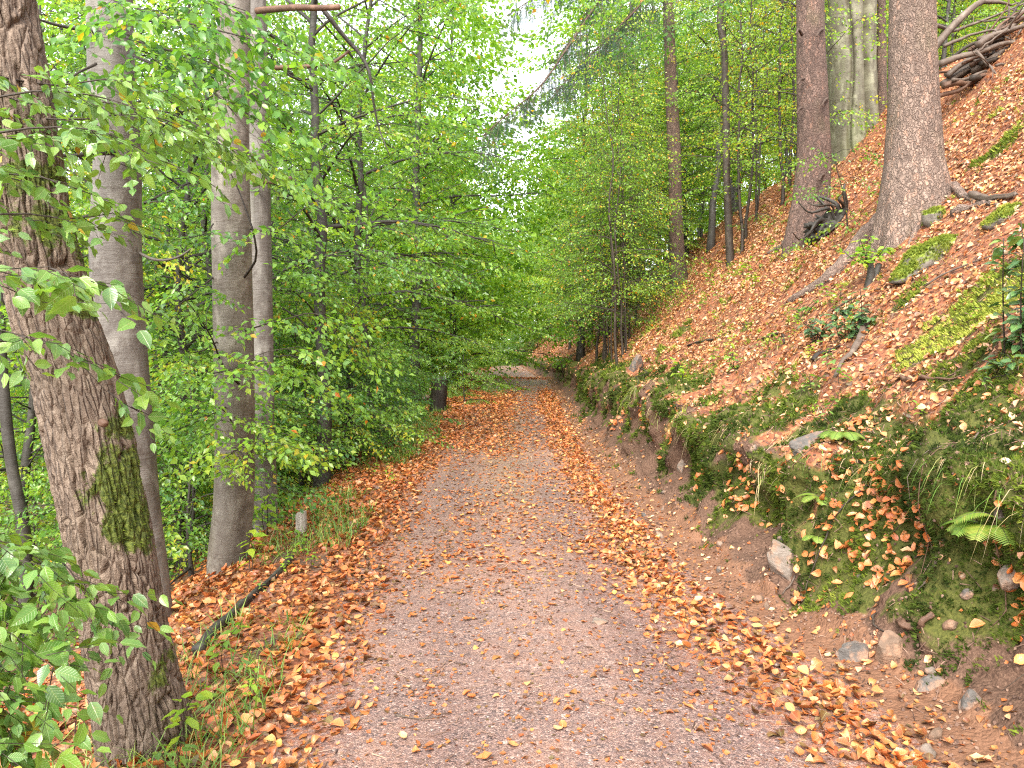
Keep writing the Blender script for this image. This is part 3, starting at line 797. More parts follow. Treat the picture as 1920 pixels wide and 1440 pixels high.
# ------------------------------------------------------------------ trees
DBG = []
SPR_MID = [make_spray(200 + i, leaf=.072, length=.62, sp=.058, side=6) for i in range(6)]
SPR_AIRY = [make_spray(240 + i, leaf=.068, length=.6, sp=.075, side=4, droop=.25) for i in range(6)]
SPR_FAR = [make_spray(280 + i, leaf=.19, length=1.05, sp=.13, side=5, droop=.22) for i in range(5)]
SPR_NEAR = [make_spray(320 + i, leaf=.075, length=.42, sp=.052, side=3, droop=.25) for i in range(6)]
SPR_SMALL = [make_spray(360 + i, leaf=.05, length=.3, sp=.05, side=3, droop=.2) for i in range(5)]

def limb_path(g, o, az, el, ln, droop, n=7, wob=.05):
    d = np.array([math.cos(az) * math.cos(el), math.sin(az) * math.cos(el), math.sin(el)])
    t = np.linspace(0, 1, n)[:, None]
    P = o + d * ln * t + np.array([0, 0, -1.0]) * droop * ln * t ** 2
    w = np.cumsum(g.normal(0, wob * ln / n, (n, 3)), 0); w[0] = 0
    return P + w

def grow(name, seed, h, r0, crown0, spread, limbs, sprays, leaf, mats, el=(.1, .6), droop=.18, lean=.0, sub=.38, sstep_=.32, scale=1.0, prof=1.0, tint=0.0, autumn=.015, keep=1.0, sides=10, wob=.03, twigs=True, dead=0):
    g = np.random.RandomState(seed)
    n = 14
    z = np.linspace(-.35, h, n)
    la = g.uniform(0, 2 * PI)
    tr = np.stack([np.cumsum(g.normal(0, wob * h / n, n)), np.cumsum(g.normal(0, wob * h / n, n)), z], 1)
    tr[:, :2] -= tr[1, :2]; tr[:, 0] += lean * h * (z / h).clip(0) * math.cos(la); tr[:, 1] += lean * h * (z / h).clip(0) * math.sin(la)
    R = r0 * (1 - .82 * (z / h).clip(0)) + r0 * .45 * np.exp(-(z.clip(0)) / (r0 * 3 + .05))
    W = MB(); tube(W, *(lambda a: (a[0], np.interp(a[0][:, 2], z, R)))(resample(tr, 22)), sides=sides)
    F = Foliage(sprays, seed + 1)
    az = g.uniform(0, 2 * PI)
    for i in range(limbs):
        f = crown0 + (.985 - crown0) * ((i + g.uniform(-.3, .3)) / max(limbs - 1, 1)); f = min(max(f, crown0), .99)
        o = np.array([np.interp(f * h, z, tr[:, 0]), np.interp(f * h, z, tr[:, 1]), f * h])
        az += 2.4 + g.normal(0, .35)
        u = (f - crown0) / (1 - crown0)
        ln = spread * (1 - u ** 2.2) ** (.75 * prof) * (.72 + .6 * u * (1 - u)) * g.uniform(.6, 1.15) + .3
        e = el[0] + (el[1] - el[0]) * u + g.normal(0, .12)
        P = limb_path(g, o, az, e, ln, droop * g.uniform(.6, 1.4))
        rr = max(.004, min(np.interp(f * h, z, R) * .6, .009 * ln + .004))
        Pf, _ = resample(P, 8)
        tube(W, Pf, rr * np.linspace(1, .18, 8), sides=5 if rr > .012 else 3, cap=False)
        tl = g.normal(0, .10) + tint
        # secondary branches
        k = max(2, int(ln / sub)); side = 1
        for q in range(k + 1):
            s = .18 + .82 * q / k
            p = np.array([np.interp(s, np.linspace(0, 1, 8), Pf[:, c]) for c in range(3)])
            dirn = Pf[min(int(s * 7) + 1, 7)] - Pf[max(int(s * 7) - 1, 0)]; a0 = math.atan2(dirn[1], dirn[0])
            side = -side
            a1 = a0 + (side * g.uniform(.5, 1.15) if q < k else 0)
            l2 = (.32 * ln * (1.15 - s) + .28) * g.uniform(.6, 1.2)
            e2 = g.uniform(-.15, .3)
            P2 = limb_path(g, p, a1, e2, l2, .25, 4)
            tube(W, P2, rr * .42 * np.linspace(1, .3, 4), sides=3, cap=False)
            m = max(1, int(l2 / sstep_))
            for b in range(m + 1):
                t = b / m if m else 1
                pp = P2[0] + (P2[-1] - P2[0]) * t; j = min(int(t * 3), 2); pp = P2[j] + (P2[j + 1] - P2[j]) * (t * 3 - j)
                aa = a1 + (g.uniform(-.9, .9) if b < m else g.uniform(-.2, .2))
                F.place(pp, (math.cos(aa), math.sin(aa), g.uniform(-.35, .12)), g.normal(0, .22), scale * g.uniform(.75, 1.2), tl + g.normal(0, .05))
    for i in range(dead):
        f = g.uniform(.12, crown0 + .25); o = np.array([np.interp(f * h, z, tr[:, 0]), np.interp(f * h, z, tr[:, 1]), f * h])
        P = limb_path(g, o, g.uniform(0, 2 * PI), g.uniform(.1, .9), g.uniform(.4, 1.6) * spread * .5, .1, wob=.12)
        tube(W, P, r0 * .16 * np.linspace(1, .2, len(P)), sides=4, cap=False)
    C = MB(); F.bake(C, leaf, twigs, autumn, keep)
    return W.mesh(name + '_trunk', M[mats[0]]), C.mesh(name + '_crown', [M[mats[1]], M['bark_twig']], smooth=False)

def seedling(key, v):
    g = np.random.RandomState(600 + v); W = MB(); C = MB(); P_, D_, U_, S_ = [], [], [], []
    h = [.20, .28, .15][v]
    for s_ in range([1, 2, 1][v]):
        Q, _ = resample(np.array([(0, 0, -.03), (g.normal(0, .02), g.normal(0, .02), h * .5), (g.normal(0, .05), g.normal(0, .05), h * (1 - .3 * s_))]), 7)
        tube(W, Q, .0028 * np.linspace(1, .5, 7), 4, 0)
        for k in range([8, 8, 5][v]):
            u = .4 + .6 * k / [8, 8, 5][v]; j = min(int(u * 6), 5); p = Q[j] + (Q[j + 1] - Q[j]) * (u * 6 - j)
            a = k * 2.4 + g.normal(0, .4) + s_; P_.append(p); D_.append((math.cos(a), math.sin(a), g.uniform(-.35, .25))); U_.append((g.normal(0, .3), g.normal(0, .3), 1)); S_.append(g.uniform(.04, .068))
    put(C, LEAF_HI, np.array(P_) + np.array(D_) * .012, rotm(np.array(D_), np.array(U_)), np.array(S_), 0, tint=np.clip(g.normal(.5, .12, len(P_)), 0, .86))
    return W.mesh(key + '_stem', M['bark_twig']), C.mesh(key + '_leaves', M['leaf_bright' if v == 1 else 'leaf_near'])

PROTO = {}
def proto(key):
    if key in PROTO: return PROTO[key]
    k, v = key[:-1], int(key[-1])
    if k == 'under':      # understorey beech with wide flat layers
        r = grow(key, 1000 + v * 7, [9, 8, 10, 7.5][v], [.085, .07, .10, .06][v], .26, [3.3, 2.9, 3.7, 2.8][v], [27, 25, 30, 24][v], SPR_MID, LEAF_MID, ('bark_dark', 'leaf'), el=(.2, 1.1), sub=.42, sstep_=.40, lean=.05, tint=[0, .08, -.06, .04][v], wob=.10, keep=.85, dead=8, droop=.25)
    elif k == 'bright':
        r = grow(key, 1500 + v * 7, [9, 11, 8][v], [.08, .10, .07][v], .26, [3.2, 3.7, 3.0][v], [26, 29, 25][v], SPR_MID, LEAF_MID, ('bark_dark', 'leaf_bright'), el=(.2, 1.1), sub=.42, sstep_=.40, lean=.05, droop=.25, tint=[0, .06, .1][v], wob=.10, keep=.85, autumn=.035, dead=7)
    elif k == 'sapling':  # thin stems, airy leaves
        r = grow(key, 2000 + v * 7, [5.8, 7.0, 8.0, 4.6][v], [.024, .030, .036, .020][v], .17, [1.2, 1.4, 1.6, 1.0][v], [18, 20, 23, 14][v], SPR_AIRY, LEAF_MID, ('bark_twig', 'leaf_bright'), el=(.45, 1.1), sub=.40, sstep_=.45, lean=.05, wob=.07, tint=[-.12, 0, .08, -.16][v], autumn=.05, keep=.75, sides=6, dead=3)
    elif k == 'shrub':
        r = grow(key, 2500 + v * 7, [2.0, 1.6, 2.4][v], [.022, .018, .026][v], .05, [1.15, 1.0, 1.3][v], [17, 14, 20][v], SPR_MID, LEAF_MID, ('bark_dark', 'leaf'), el=(.15, .8), sub=.34, sstep_=.32, wob=.08, tint=[-.05, 0, .06][v], scale=.8)
    elif k == 'far':
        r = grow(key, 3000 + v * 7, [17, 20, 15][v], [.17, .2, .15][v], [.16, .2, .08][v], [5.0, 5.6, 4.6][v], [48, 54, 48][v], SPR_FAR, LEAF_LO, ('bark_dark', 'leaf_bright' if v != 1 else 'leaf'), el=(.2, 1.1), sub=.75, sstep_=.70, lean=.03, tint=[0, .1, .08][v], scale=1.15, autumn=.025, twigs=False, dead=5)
    elif k == 'seedling':
        r = seedling(key, v)
    elif k == 'bramble':
        r = grow(key, 3500 + v * 7, [.32, .42, .26][v], [.005, .006, .004][v], .2, [.22, .28, .2][v], [6, 7, 5][v], SPR_SMALL, LEAF_MID, ('bark_twig', 'leaf_bright' if v == 1 else 'leaf'), el=(.2, .7), sub=.16, sstep_=.2, scale=.75, tint=[.08, .05, .12][v], wob=.06, sides=4)
    DBG.append((key, len(r[0].polygons), len(r[1].polygons)))
    PROTO[key] = r
    return r
def plant(key, name, label, cat, x, y, group=None, rz=0.0, sc=1.0, dz=0.0, crown='crown', stem='trunk', tilt=(0, 0)):
    t, c = proto(key)
    o = thing(name, label, cat, (x, y, float(height(x, y)) + dz), rz, group, sc)
    o.rotation_euler = (tilt[0], tilt[1], rz)
    link(stem, t, o); link(crown, c, o)
    return o

RG = np.random.RandomState(77)
CLEAR = [(1268, 25.0), (1366, 18.0), (822, 21.5), (1520, 13.5)]
def clear(x, y, r):
    return all(y > ym + .6 or abs(x - (p - 960) / FPX * y) > r for p, ym in CLEAR)
def zone(n, key_list, xr, yr, name, label, cat, group, seed, smin=.85, smax=1.2, mind=1.3, ok=None):
    g = np.random.RandomState(seed); pts = []; tries = 0
    while len(pts) < n and tries < 4000:
        tries += 1
        y = g.uniform(*yr); x = g.uniform(*xr(y))
        if ok and not ok(x, y): continue
        if not clear(x, y, 2.4 if 'tree' in name else 1.35): continue
        if any((x - a) ** 2 + (y - b) ** 2 < mind ** 2 for a, b in pts): continue
        pts.append((x, y))
        plant(key_list[g.randint(len(key_list))], name, label, cat, x, y, group, g.uniform(0, 2 * PI), g.uniform(smin, smax))
    return pts
# ------------------------------------------------------------------ background woods
zone(6, ['under0', 'under1', 'under2', 'under3'], lambda y: (-.70 * y - 1, Lf(y) - 3.2), (8.5, 15), 'beech_tree', 'slender green beech tree on the slope close below the left verge', 'tree', 'young beeches below the left verge', 11, .8, 1.1, 1.5)
zone(16, ['under0', 'bright2', 'under2', 'bright0', 'bright1'], lambda y: (-.72 * y, Lf(y) - 3.9), (13, 27), 'beech_tree', 'leafy green beech tree in the middle of the wood left of the path', 'tree', 'beeches in the left wood', 12, .9, 1.25, 1.9)
zone(17, ['far0', 'far2', 'far2', 'bright1', 'bright0'], lambda y: (-.72 * y, Lf(y) - 4.2), (26, 50), 'broadleaf_tree', 'tall pale green tree deep in the wood left of the path', 'tree', 'tall trees deep in the left wood', 13, .9, 1.25, 2.6)
zone(17, ['far0', 'far2', 'far0'], lambda y: (-.74 * y, Lf(y) - 4), (48, 85), 'broadleaf_tree', 'far bright tree closing the view left of the path', 'tree', 'far trees on the left', 14, 1.0, 1.4, 4)
zone(16, ['far0', 'far2', 'far1'], lambda y: (-13, 12), (86, 112), 'broadleaf_tree', 'far green tree where the path ends', 'tree', 'far trees at the end of the path', 15, .9, 1.2, 3.2)
zone(16, ['bright0', 'bright1', 'bright2', 'bright0'], lambda y: (Rf(y) + 3.2, Rf(y) + 9.5), (24, 46), 'beech_tree', 'yellow green beech tree on the slope right of the path', 'tree', 'beeches on the right slope', 16, .85, 1.2, 1.9)
zone(9, ['under1', 'bright2', 'under3', 'bright0'], lambda y: (Rf(y) + 1.6, Rf(y) + 3.6), (24, 75), 'beech_tree', 'low leafy beech leaning over the bank beside the distant path', 'tree', 'beeches along the far bank', 17, .6, .9, 2.4)
zone(22, ['far0', 'bright2', 'bright1', 'bright0'], lambda y: (Rf(y) + 8.5, Rf(y) + 24), (20, 48), 'broadleaf_tree', 'yellow green tree on top of the right hill', 'tree', 'trees on top of the right hill', 18, .8, 1.1, 2.6, ok=lambda x, y: x < .78 * y + 2)  # only bright leaf colours, painted lighter to make up for shade up here
zone(16, ['far0', 'far2', 'far1'], lambda y: (Rf(y) + 3, Rf(y) + 30), (48, 85), 'broadleaf_tree', 'far bright tree above the right slope', 'tree', 'far trees on the right', 19, 1.0, 1.3, 4)
zone(24, ['shrub0', 'shrub1', 'shrub2'], lambda y: (max(-.68 * y, Lf(y) - 4.5), Lf(y) - 1.5), (8, 20), 'beech_shrub', 'bushy green beech shrub below the left verge', 'shrub', 'shrubs below the left verge', 20, .75, 1.15, .9)
zone(16, ['shrub0', 'shrub1', 'shrub2'], lambda y: (Lf(y) - 5, Lf(y) - 1.9), (17, 40), 'beech_shrub', 'low leafy shrub along the left edge of the distant path', 'shrub', 'shrubs along the distant left verge', 21, .7, 1.2, 1.0)
zone(20, ['sapling0', 'sapling1', 'sapling2', 'sapling3'], lambda y: (Rf(y) + 1.2, Rf(y) + 3.3), (13, 26), 'beech_sapling', 'thin stemmed sapling with airy yellow green leaves on the right bank', 'sapling', 'saplings on the right bank', 22, .9, 1.25, .55)
zone(8, ['sapling1', 'sapling2', 'sapling2'], lambda y: (Rf(y) + 3.4, Rf(y) + 6.5), (14, 24), 'beech_sapling', 'airy sapling higher up between the spruces on the right', 'sapling', 'saplings between the spruces', 23, .9, 1.3, 1.1, ok=lambda x, y: x / y < .37)
zone(5, ['shrub1', 'sapling3', 'sapling3'], lambda y: (Rf(y) + .9, Rf(y) + 2.4), (15, 40), 'beech_shrub', 'small leafy bush growing out of the bank under the saplings', 'shrub', 'bushes on the right bank', 24, .5, .8, 1.2)
# trees that arch over the path
for key, x, y, s_, lab in [('bright0', -6.0, 24, 1.35, 'tall beech arching over the path from the left beyond the shrubs'), ('bright1', -5.2, 30, 1.35, 'yellow green beech arching over the path far down on the left'), ('bright2', -5.4, 39, 1.5, 'light green beech overhanging the distant path from the left'),
                           ('far0', -3.4, 27, 1.15, 'very tall pale tree whose crown closes over the path at the top'), ('far2', -4.3, 43, 1.0, 'tall light green tree whose top fills the gap over the path'), ('far0', -3.6, 51, 1.0, 'tall bright tree whose top fills the gap over the distant path'), ('far2', 3.1, 35, 1.1, 'tall pale tree on the bank whose crown arches over the path from the right'), ('far2', -2.9, 37, 1.25, 'tall pale tree right at the left path edge far ahead'), ('far0', -3.4, 56, 1.0, 'tall bright tree at the left path edge far ahead'), ('far2', -4.2, 33, 1.0, 'tall pale tree behind the arching beeches on the left'), ('far0', 5.6, 34, .95, 'tall pale tree behind the leaning beeches on the right'),
                           ('bright1', 4.4, 31, 1.2, 'yellow green beech leaning over the path from the bank on the right'), ('bright0', 4.2, 41, 1.25, 'bright beech overhanging the distant path from the right'), ('bright2', 3.9, 52, 1.3, 'small far beech over the bank where the path narrows'),
                           ('far1', -5.2, 58, .85, 'dark far tree left of the path end'), ('far0', 4.6, 66, .8, 'pale far tree right of the path end'), ('far2', -4.6, 76, .9, 'pale far tree left of the path end'), ('far0', 2.6, 96, .9, 'light green tree closing off the end of the path'), ('far1', -2.6, 97, .9, 'dark green tree closing off the end of the path'), ('far2', -6.5, 90, 1.0, 'light green tree left of the closing trees')]:
    plant(key, 'beech_tree' if 'far' not in key else 'broadleaf_tree', lab, 'tree', x, y, None, x * 1.7 + y, s_)
zone(12, ['far0', 'far2', 'far1'], lambda y: (-9, 6), (100, 125), 'broadleaf_tree', 'green tree of the dense wood closing the end of the path', 'tree', 'dense wood at the end of the path', 25, .9, 1.2, 2.6)
zone(9, ['shrub0', 'shrub1', 'shrub2'], lambda y: (-5, 3), (80, 92), 'beech_shrub', 'low bush at the far end of the path', 'shrub', 'bushes at the end of the path', 26, 1.3, 2.0, 1.0)
# hand placed understorey trees on the left (stem foot at a pixel column, distance)
def tree_at(key, px, Y, name, label, cat, group=None, rz=0, sc=1.0, tilt=(0, 0)):
    x = (px - 960) / FPX * Y
    return plant(key, name, label, cat, x, Y, group, rz, sc, tilt=tilt)
tree_at('under2', 606, 10.5, 'beech_tree', 'mossy thin beech trunk standing right of the paired grey trunks', 'tree', None, .6, 1.0)
tree_at('under0', 655, 14, 'beech_tree', 'dark thin beech with brown hanging leaf clusters beside the left shrubs', 'tree', None, 2.1, 1.1)
tree_at('under3', 690, 16, 'beech_tree', 'dark slender beech just behind the thin trunk with brown clusters', 'tree', None, 4.1, 1.1)
tree_at('bright0', 30, 8.5, 'beech_tree', 'bright leafy beech at the far left behind the leaning trunk', 'tree', None, 1.0, .85)
tree_at('under1', 330, 9.5, 'beech_tree', 'green layered beech between the two big grey trunks', 'tree', None, 3.0, .95)
tree_at('shrub2', 560, 11.5, 'beech_shrub', 'dense dark green shrub right of the paired grey trunks', 'shrub', None, .5, 1.2)
tree_at('shrub1', 680, 14, 'beech_shrub', 'glossy pale leaved shrub at the path verge before the black stump', 'shrub', None, 1.5, 1.15)
tree_at('shrub0', 350, 7.6, 'beech_shrub', 'green shrub between the leaning trunk and the paired trunks', 'shrub', None, 2.5, .95)
tree_at('shrub2', 870, 24, 'beech_shrub', 'bright green low bush beside the black stump', 'shrub', None, .1, .8)

# ------------------------------------------------------------------ near trunks
def trunk_mesh(name, pts, rad, mat, n, sides, disp=None, **ex):
    P, t = resample(pts, n)
    d = np.concatenate([[0], np.cumsum(np.linalg.norm(np.diff(np.asarray(pts, float), axis=0), axis=1))])
    mb = MB(); tube(mb, P, np.interp(t, d, rad), sides, 0, disp, **ex)
    return mb.mesh(name, M[mat])
def local(me, origin):
    me.transform(Matrix.Translation(-Vector(origin))); return me
def part(name, me, root, label=None):
    local(me, root.location); o = link(name, me, root)
    if label: o['label'] = label
    return o
def smooth_disp(amp, seed, lob=0.0, k=3, flare_h=.5):
    def f(TH, V, R):
        c, s = np.cos(TH), np.sin(TH)
        d = amp * fbm(c * 1.3 + 5, s * 1.3, V * 1.1, 3, seed) + amp * .35 * fbm(c * 4, s * 4, V * 4, 3, seed + 5)
        if lob: d = d + lob * np.exp(-V / flare_h) * (np.maximum(0, np.cos(k * TH + seed)) ** 1.5 + .3 * vnoise(c * 3, s * 3, 0, seed))
        return d
    return f

# leaning tree with furrowed bark
Yt = 3.2
px = [(278, 1480), (272, 1400), (236, 1200), (204, 1000), (172, 850), (138, 700), (104, 600), (78, 500), (55, 400), (40, 300), (24, 200), (8, 100), (-8, 0), (-30, -150)]
pts = [at(a, b, Yt) for a, b in px]
rad = np.array([95, 82, 71, 71, 72, 69, 68, 67, 66, 65, 64, 63, 62, 60]) * Yt / FPX * .97
def fur_disp(TH, V, R):
    c, s = np.cos(TH) * R, np.sin(TH) * R
    wx = .012 * fbm(c * 14, s * 14, V * 5, 2, 401)
    r1 = np.abs(fbm((c + wx) * 17, (s + wx) * 17, V * 3.0, 2, 402)); r2 = np.abs(fbm((c - wx) * 30, (s + wx) * 30, V * 6.0, 2, 404))
    cr = np.abs(vnoise(c * 9, s * 9, V * 24, 405))
    g_ = .026 * np.clip(r1 / .11, 0, 1) ** .8 + .009 * np.clip(r2 / .12, 0, 1) ** .8 + .003 * np.clip(cr / .2, 0, 1) - .024
    d = g_ + .012 * fbm(c * 5, s * 5, V * 2, 3, 403) + .003 * fbm(c * 60, s * 60, V * 45, 2, 407)
    return d + .045 * np.exp(-np.clip(V - .05, 0, 9) / .16) * np.maximum(0, np.cos(3 * TH + 1))
def fur_val(TH, V, R, D): return np.clip(-D / .03, 0, 1)
mossP = [(at(222, 900, Yt - .12), .15), (at(240, 980, Yt - .12), .12), (at(128, 575, Yt - .15), .05), (at(228, 800, Yt - .12), .09), (at(320, 1245, Yt - .1), .09), (at(90, 420, Yt - .1), .14), (at(60, 330, Yt - .1), .10)]
root = thing('broadleaf_tree', 'leaning tree with deeply furrowed brown bark and moss patches in the left foreground', 'tree', tuple(pts[1]))
me = trunk_mesh('leaning_trunk', pts, rad, 'bark_rough', 460, 230, fur_disp, fur=fur_val)
V = np.zeros(len(me.vertices) * 3, np.float32); me.vertices.foreach_get('co', V); V = V.reshape(-1, 3)
mv = np.zeros(len(V))
for P, r in mossP:
    d = np.sqrt(((V[:, 0] - P[0]) / r) ** 2 + ((V[:, 2] - P[2]) / (r * 1.2)) ** 2); mv = np.maximum(mv, (1 - sstep(.1, 1.5, d + .7 * fbm(V[:, 0] * 9, V[:, 1] * 9, V[:, 2] * 6, 3, 19))) * (V[:, 1] < Yt + .05))
a = me.attributes.new('moss', 'FLOAT', 'POINT'); a.data.foreach_set('value', mv.astype(np.float32))
# moss tufts standing on the bark
g = np.random.RandomState(5)
no = np.zeros(len(V) * 3, np.float32); me.vertices.foreach_get('normal', no); no = no.reshape(-1, 3)
sel = np.where(g.rand(len(V)) < np.clip(mv - .45 + .6 * fbm(V[:, 0] * 22, V[:, 1] * 22, V[:, 2] * 22, 3, 9), 0, 1) * .30)[0]
mb = MB(); nn = len(sel)
tf = (np.array([(-.14, 0, 0), (.14, 0, 0), (.25, .1, .9), (0, -.14, 0), (0, .14, 0), (-.3, .2, .8), (.1, -.5, .7)]), [np.array([(0, 1, 2), (3, 4, 5), (0, 4, 6)])])
put(mb, tf, V[sel], rotm(np.cross(no[sel], g.normal(0, 1, (nn, 3))), no[sel]), g.uniform(.008, .016, nn), 0, tint=np.clip(g.normal(.36, .15, nn), 0, 1))
mm = mb.mesh('trunk_moss', M['moss'], smooth=False)
part('trunk', me, root); part('moss_patch', mm, root); bpy.data.objects['moss_patch']['kind'] = 'stuff'
# burl knot
P = at(194, 793, Yt - .16); 
def ico(center, r, seed, sx=(1, 1, 1), amp=.3, sub=3, freq=2.0):
    import bmesh
    bm = bmesh.new(); bmesh.ops.create_icosphere(bm, subdivisions=sub, radius=1)
    V = np.array([v.co[:] for v in bm.verts]); F = np.array([[v.index for v in f.verts] for f in bm.faces]); bm.free()
    n = 1 + amp * fbm(V[:, 0] * freq + seed, V[:, 1] * freq, V[:, 2] * freq, 3, seed)
    return V * n[:, None] * np.asarray(sx) * r + np.asarray(center), F
mb = MB(); V_, F_ = ico(P, .017, 3, (1.2, .9, 1)); mb.add(V_, F_); part('knot', mb.mesh('bark_knot', M['bark_dead']), root)

def add_branch(root, pts, r0, mat='bark_dark', sides=7, label=None, r1=.25, disp=None, n=14):
    P, t = resample(np.array(pts), n)
    mb = MB(); tube(mb, P, r0 * np.linspace(1, r1, n), sides, 0, disp)
    return part('branch', mb.mesh('branch', M[mat]), root, label), P
def leafy(root_obj, lines, sprays, leaf, mat, seed, step=.22, scale=1.0, r=.006, tint=0.0, autumn=.02, spread=.9, keep=1.0, wood='bark_twig', start=.12, droopz=-.15):
    """branches along given 3D lines carrying leaf sprays on both sides"""
    g = np.random.RandomState(seed)
    for li, ln in enumerate(lines):
        W = MB(); F = Foliage(sprays, seed + 13 * li)
        P, t = resample(np.array(ln), 12)
        tube(W, P, r * np.linspace(1, .3, 12), 5, 0)
        L = t[-1]; k = max(2, int(L / step)); side = 1
        for i in range(k + 1):
            s = start + (1 - start) * i / k; q = s * 11; j = min(int(q), 10)
            p = P[j] + (P[j + 1] - P[j]) * (q - j); d = P[j + 1] - P[j]; d /= np.linalg.norm(d)
            side = -side; a = math.atan2(d[1], d[0]) + (side * g.uniform(.35, spread + .3) if i < k else g.normal(0, .2))
            dd = np.array([math.cos(a), math.sin(a), d[2] * .5 + droopz + g.normal(0, .12)])
            F.place(p, dd, g.normal(0, .25), scale * g.uniform(.8, 1.2), tint + g.normal(0, .06))
        C = MB(); F.bake(C, leaf, True, autumn, keep, tw=.0018)
        b = part('branch', W.mesh('branch', M[wood]), root_obj)
        c = C.mesh('foliage', [M[mat], M['bark_twig']]); local(c, root_obj.location)
        link('foliage', c, b)

# grey beech behind the leaning trunk
def beech(px, Y, wid, label, mat, seed, lob=.03, n=200):
    pts = [at(a, b, Y) for a, b in px]
    zb = float(height(pts[0][0], Y)) - .25
    p0 = pts[0].copy(); p0[2] = min(zb, p0[2] - .1); pts = [p0] + pts
    rad = np.array([wid[0] * 1.25] + list(wid)) * .5 * Y / FPX
    root = thing('beech_tree', label, 'tree', (p0[0], Y, zb + .25))
    part('trunk', trunk_mesh('beech_trunk', pts, rad, mat, n, 64, smooth_disp(.010, seed, lob, 3, .35)), root)
    return root, pts
t2, p2 = beech([(268, 1120), (250, 950), (232, 760), (222, 600), (217, 450), (220, 300), (210, 150), (205, 0), (198, -200)], 5.2, [96, 95, 95, 90, 88, 80, 78, 77, 74], 'smooth grey beech trunk standing just behind the leaning tree', 'bark_beech', 31)
t3, p3 = beech([(425, 1075), (438, 950), (440, 760), (437, 600), (434, 450), (432, 300), (436, 150), (440, 0), (444, -200)], 6.6, [70, 74, 72, 72, 72, 68, 62, 56, 50], 'pale beech trunk, left one of a close pair with a dark branch crotch', 'bark_pale', 33)
t4, p4 = beech([(492, 960), (488, 800), (486, 600), (483, 450), (481, 300), (478, 150), (476, 0), (474, -200)], 8.4, [56, 52, 50, 50, 48, 46, 42, 38], 'darker slim beech trunk close behind the pale one', 'bark_beech', 35)
# branches and stubs
add_branch(t4, [at(478, 345, 8.2), at(500, 340, 8.0), at(520, 341, 7.8), at(545, 334, 7.6)], .030, 'bark_dead', 9, 'broken reddish branch stub', .7)
add_branch(t4, [at(478, 140, 8.3), at(492, 128, 8.2), at(530, 127, 8.1), at(580, 124, 8.0), at(625, 117, 8.0), at(655, 95, 8.0)], .030, 'bark_dead', 9, 'long reddish dead branch', .45)
add_branch(t4, [at(470, 22, 8.4), at(525, 16, 8.0), at(560, 14, 7.8), at(600, 15, 7.7), at(636, 13, 7.6)], .036, 'bark_dead', 9, 'thick reddish dead branch', .75)
b, _ = add_branch(t4, [at(606, 18, 7.8), at(640, 62, 7.9), at(682, 112, 8.0), at(694, 140, 8.0), at(700, 190, 8.1), at(712, 245, 8.2), at(730, 290, 8.2)], .026, 'bark_dark', 7, 'dark arching branch', .2)
add_branch(t4, [at(470, 60, 8.6), at(560, 150, 8.9), at(640, 105, 9.2), at(700, 80, 9.4)], .018, 'bark_dark', 6)
add_branch(t3, [at(458, 520, 6.4), at(480, 485, 6.3), at(476, 440, 6.2), at(460, 390, 6.2), at(440, 340, 6.2), at(412, 290, 6.1), at(390, 260, 6.1)], .011, 'bark_black', 7, 'dark upcurved branch', .2)
add_branch(t3, [at(448, 720, 6.4), at(420, 690, 6.2), at(395, 630, 6.0), at(370, 590, 5.9), at(330, 540, 5.8)], .012, 'bark_black', 6, 'dark bent branch', .2)
add_branch(t2, [at(205, 62, 5.1), at(150, 55, 5.0), at(100, 45, 4.9), at(62, 33, 4.8)], .016, 'bark_dark', 6, None, .4)
add_branch(t2, [at(222, 285, 5.1), at(170, 288, 4.9), at(130, 292, 4.8), at(80, 285, 4.7)], .020, 'bark_dark', 7, None, .4)
add_branch(t2, [at(260, 474, 5.2), at(290, 487, 5.2), at(320, 486, 5.2), at(345, 476, 5.2), at(358, 466, 5.2)], .012, 'bark_beech', 6, None, .4)
leafy(t2, [[at(205, 60, 5.0), at(300, 90, 4.7), at(400, 120, 4.5), at(490, 190, 4.4)], [at(240, 100, 5), at(330, 140, 4.6), at(420, 190, 4.3), at(470, 250, 4.2)],
           [at(215, 0, 5), at(300, 30, 4.6), at(420, 60, 4.4), at(540, 90, 4.4)], [at(245, -60, 5), at(340, -20, 4.6), at(460, 20, 4.5)], [at(180, 120, 5), at(130, 150, 4.6), at(90, 200, 4.4)]],
      SPR_MID, LEAF_HI, 'leaf', 51, .17, .85, .010, -.02, .02)
leafy(t3, [[at(410, 640, 6.5), at(360, 660, 6.0), at(300, 640, 5.7)], [at(430, 760, 6.5), at(370, 790, 6.0), at(310, 820, 5.7), at(290, 840, 5.6)], [at(440, 840, 6.4), at(470, 850, 5.9), at(490, 800, 5.7)],
           [at(440, 800, 6.4), at(400, 760, 5.8), at(330, 740, 5.6)], [at(400, 520, 6.5), at(350, 560, 6), at(300, 600, 5.8)]],
      SPR_MID, LEAF_MID, 'leaf', 52, .16, .75, .008, .02, .01)
leafy(t3, [[at(470, 430, 6.6), at(520, 430, 6.3), at(590, 380, 6.2), at(640, 370, 6.2)], [at(460, 620, 6.5), at(530, 600, 6.2), at(600, 590, 6.1), at(640, 640, 6.1)], [at(470, 680, 6.5), at(540, 690, 6.3), at(600, 720, 6.3)]],
      SPR_MID, LEAF_MID, 'leaf', 53, .17, .85, .008, 0, .01)
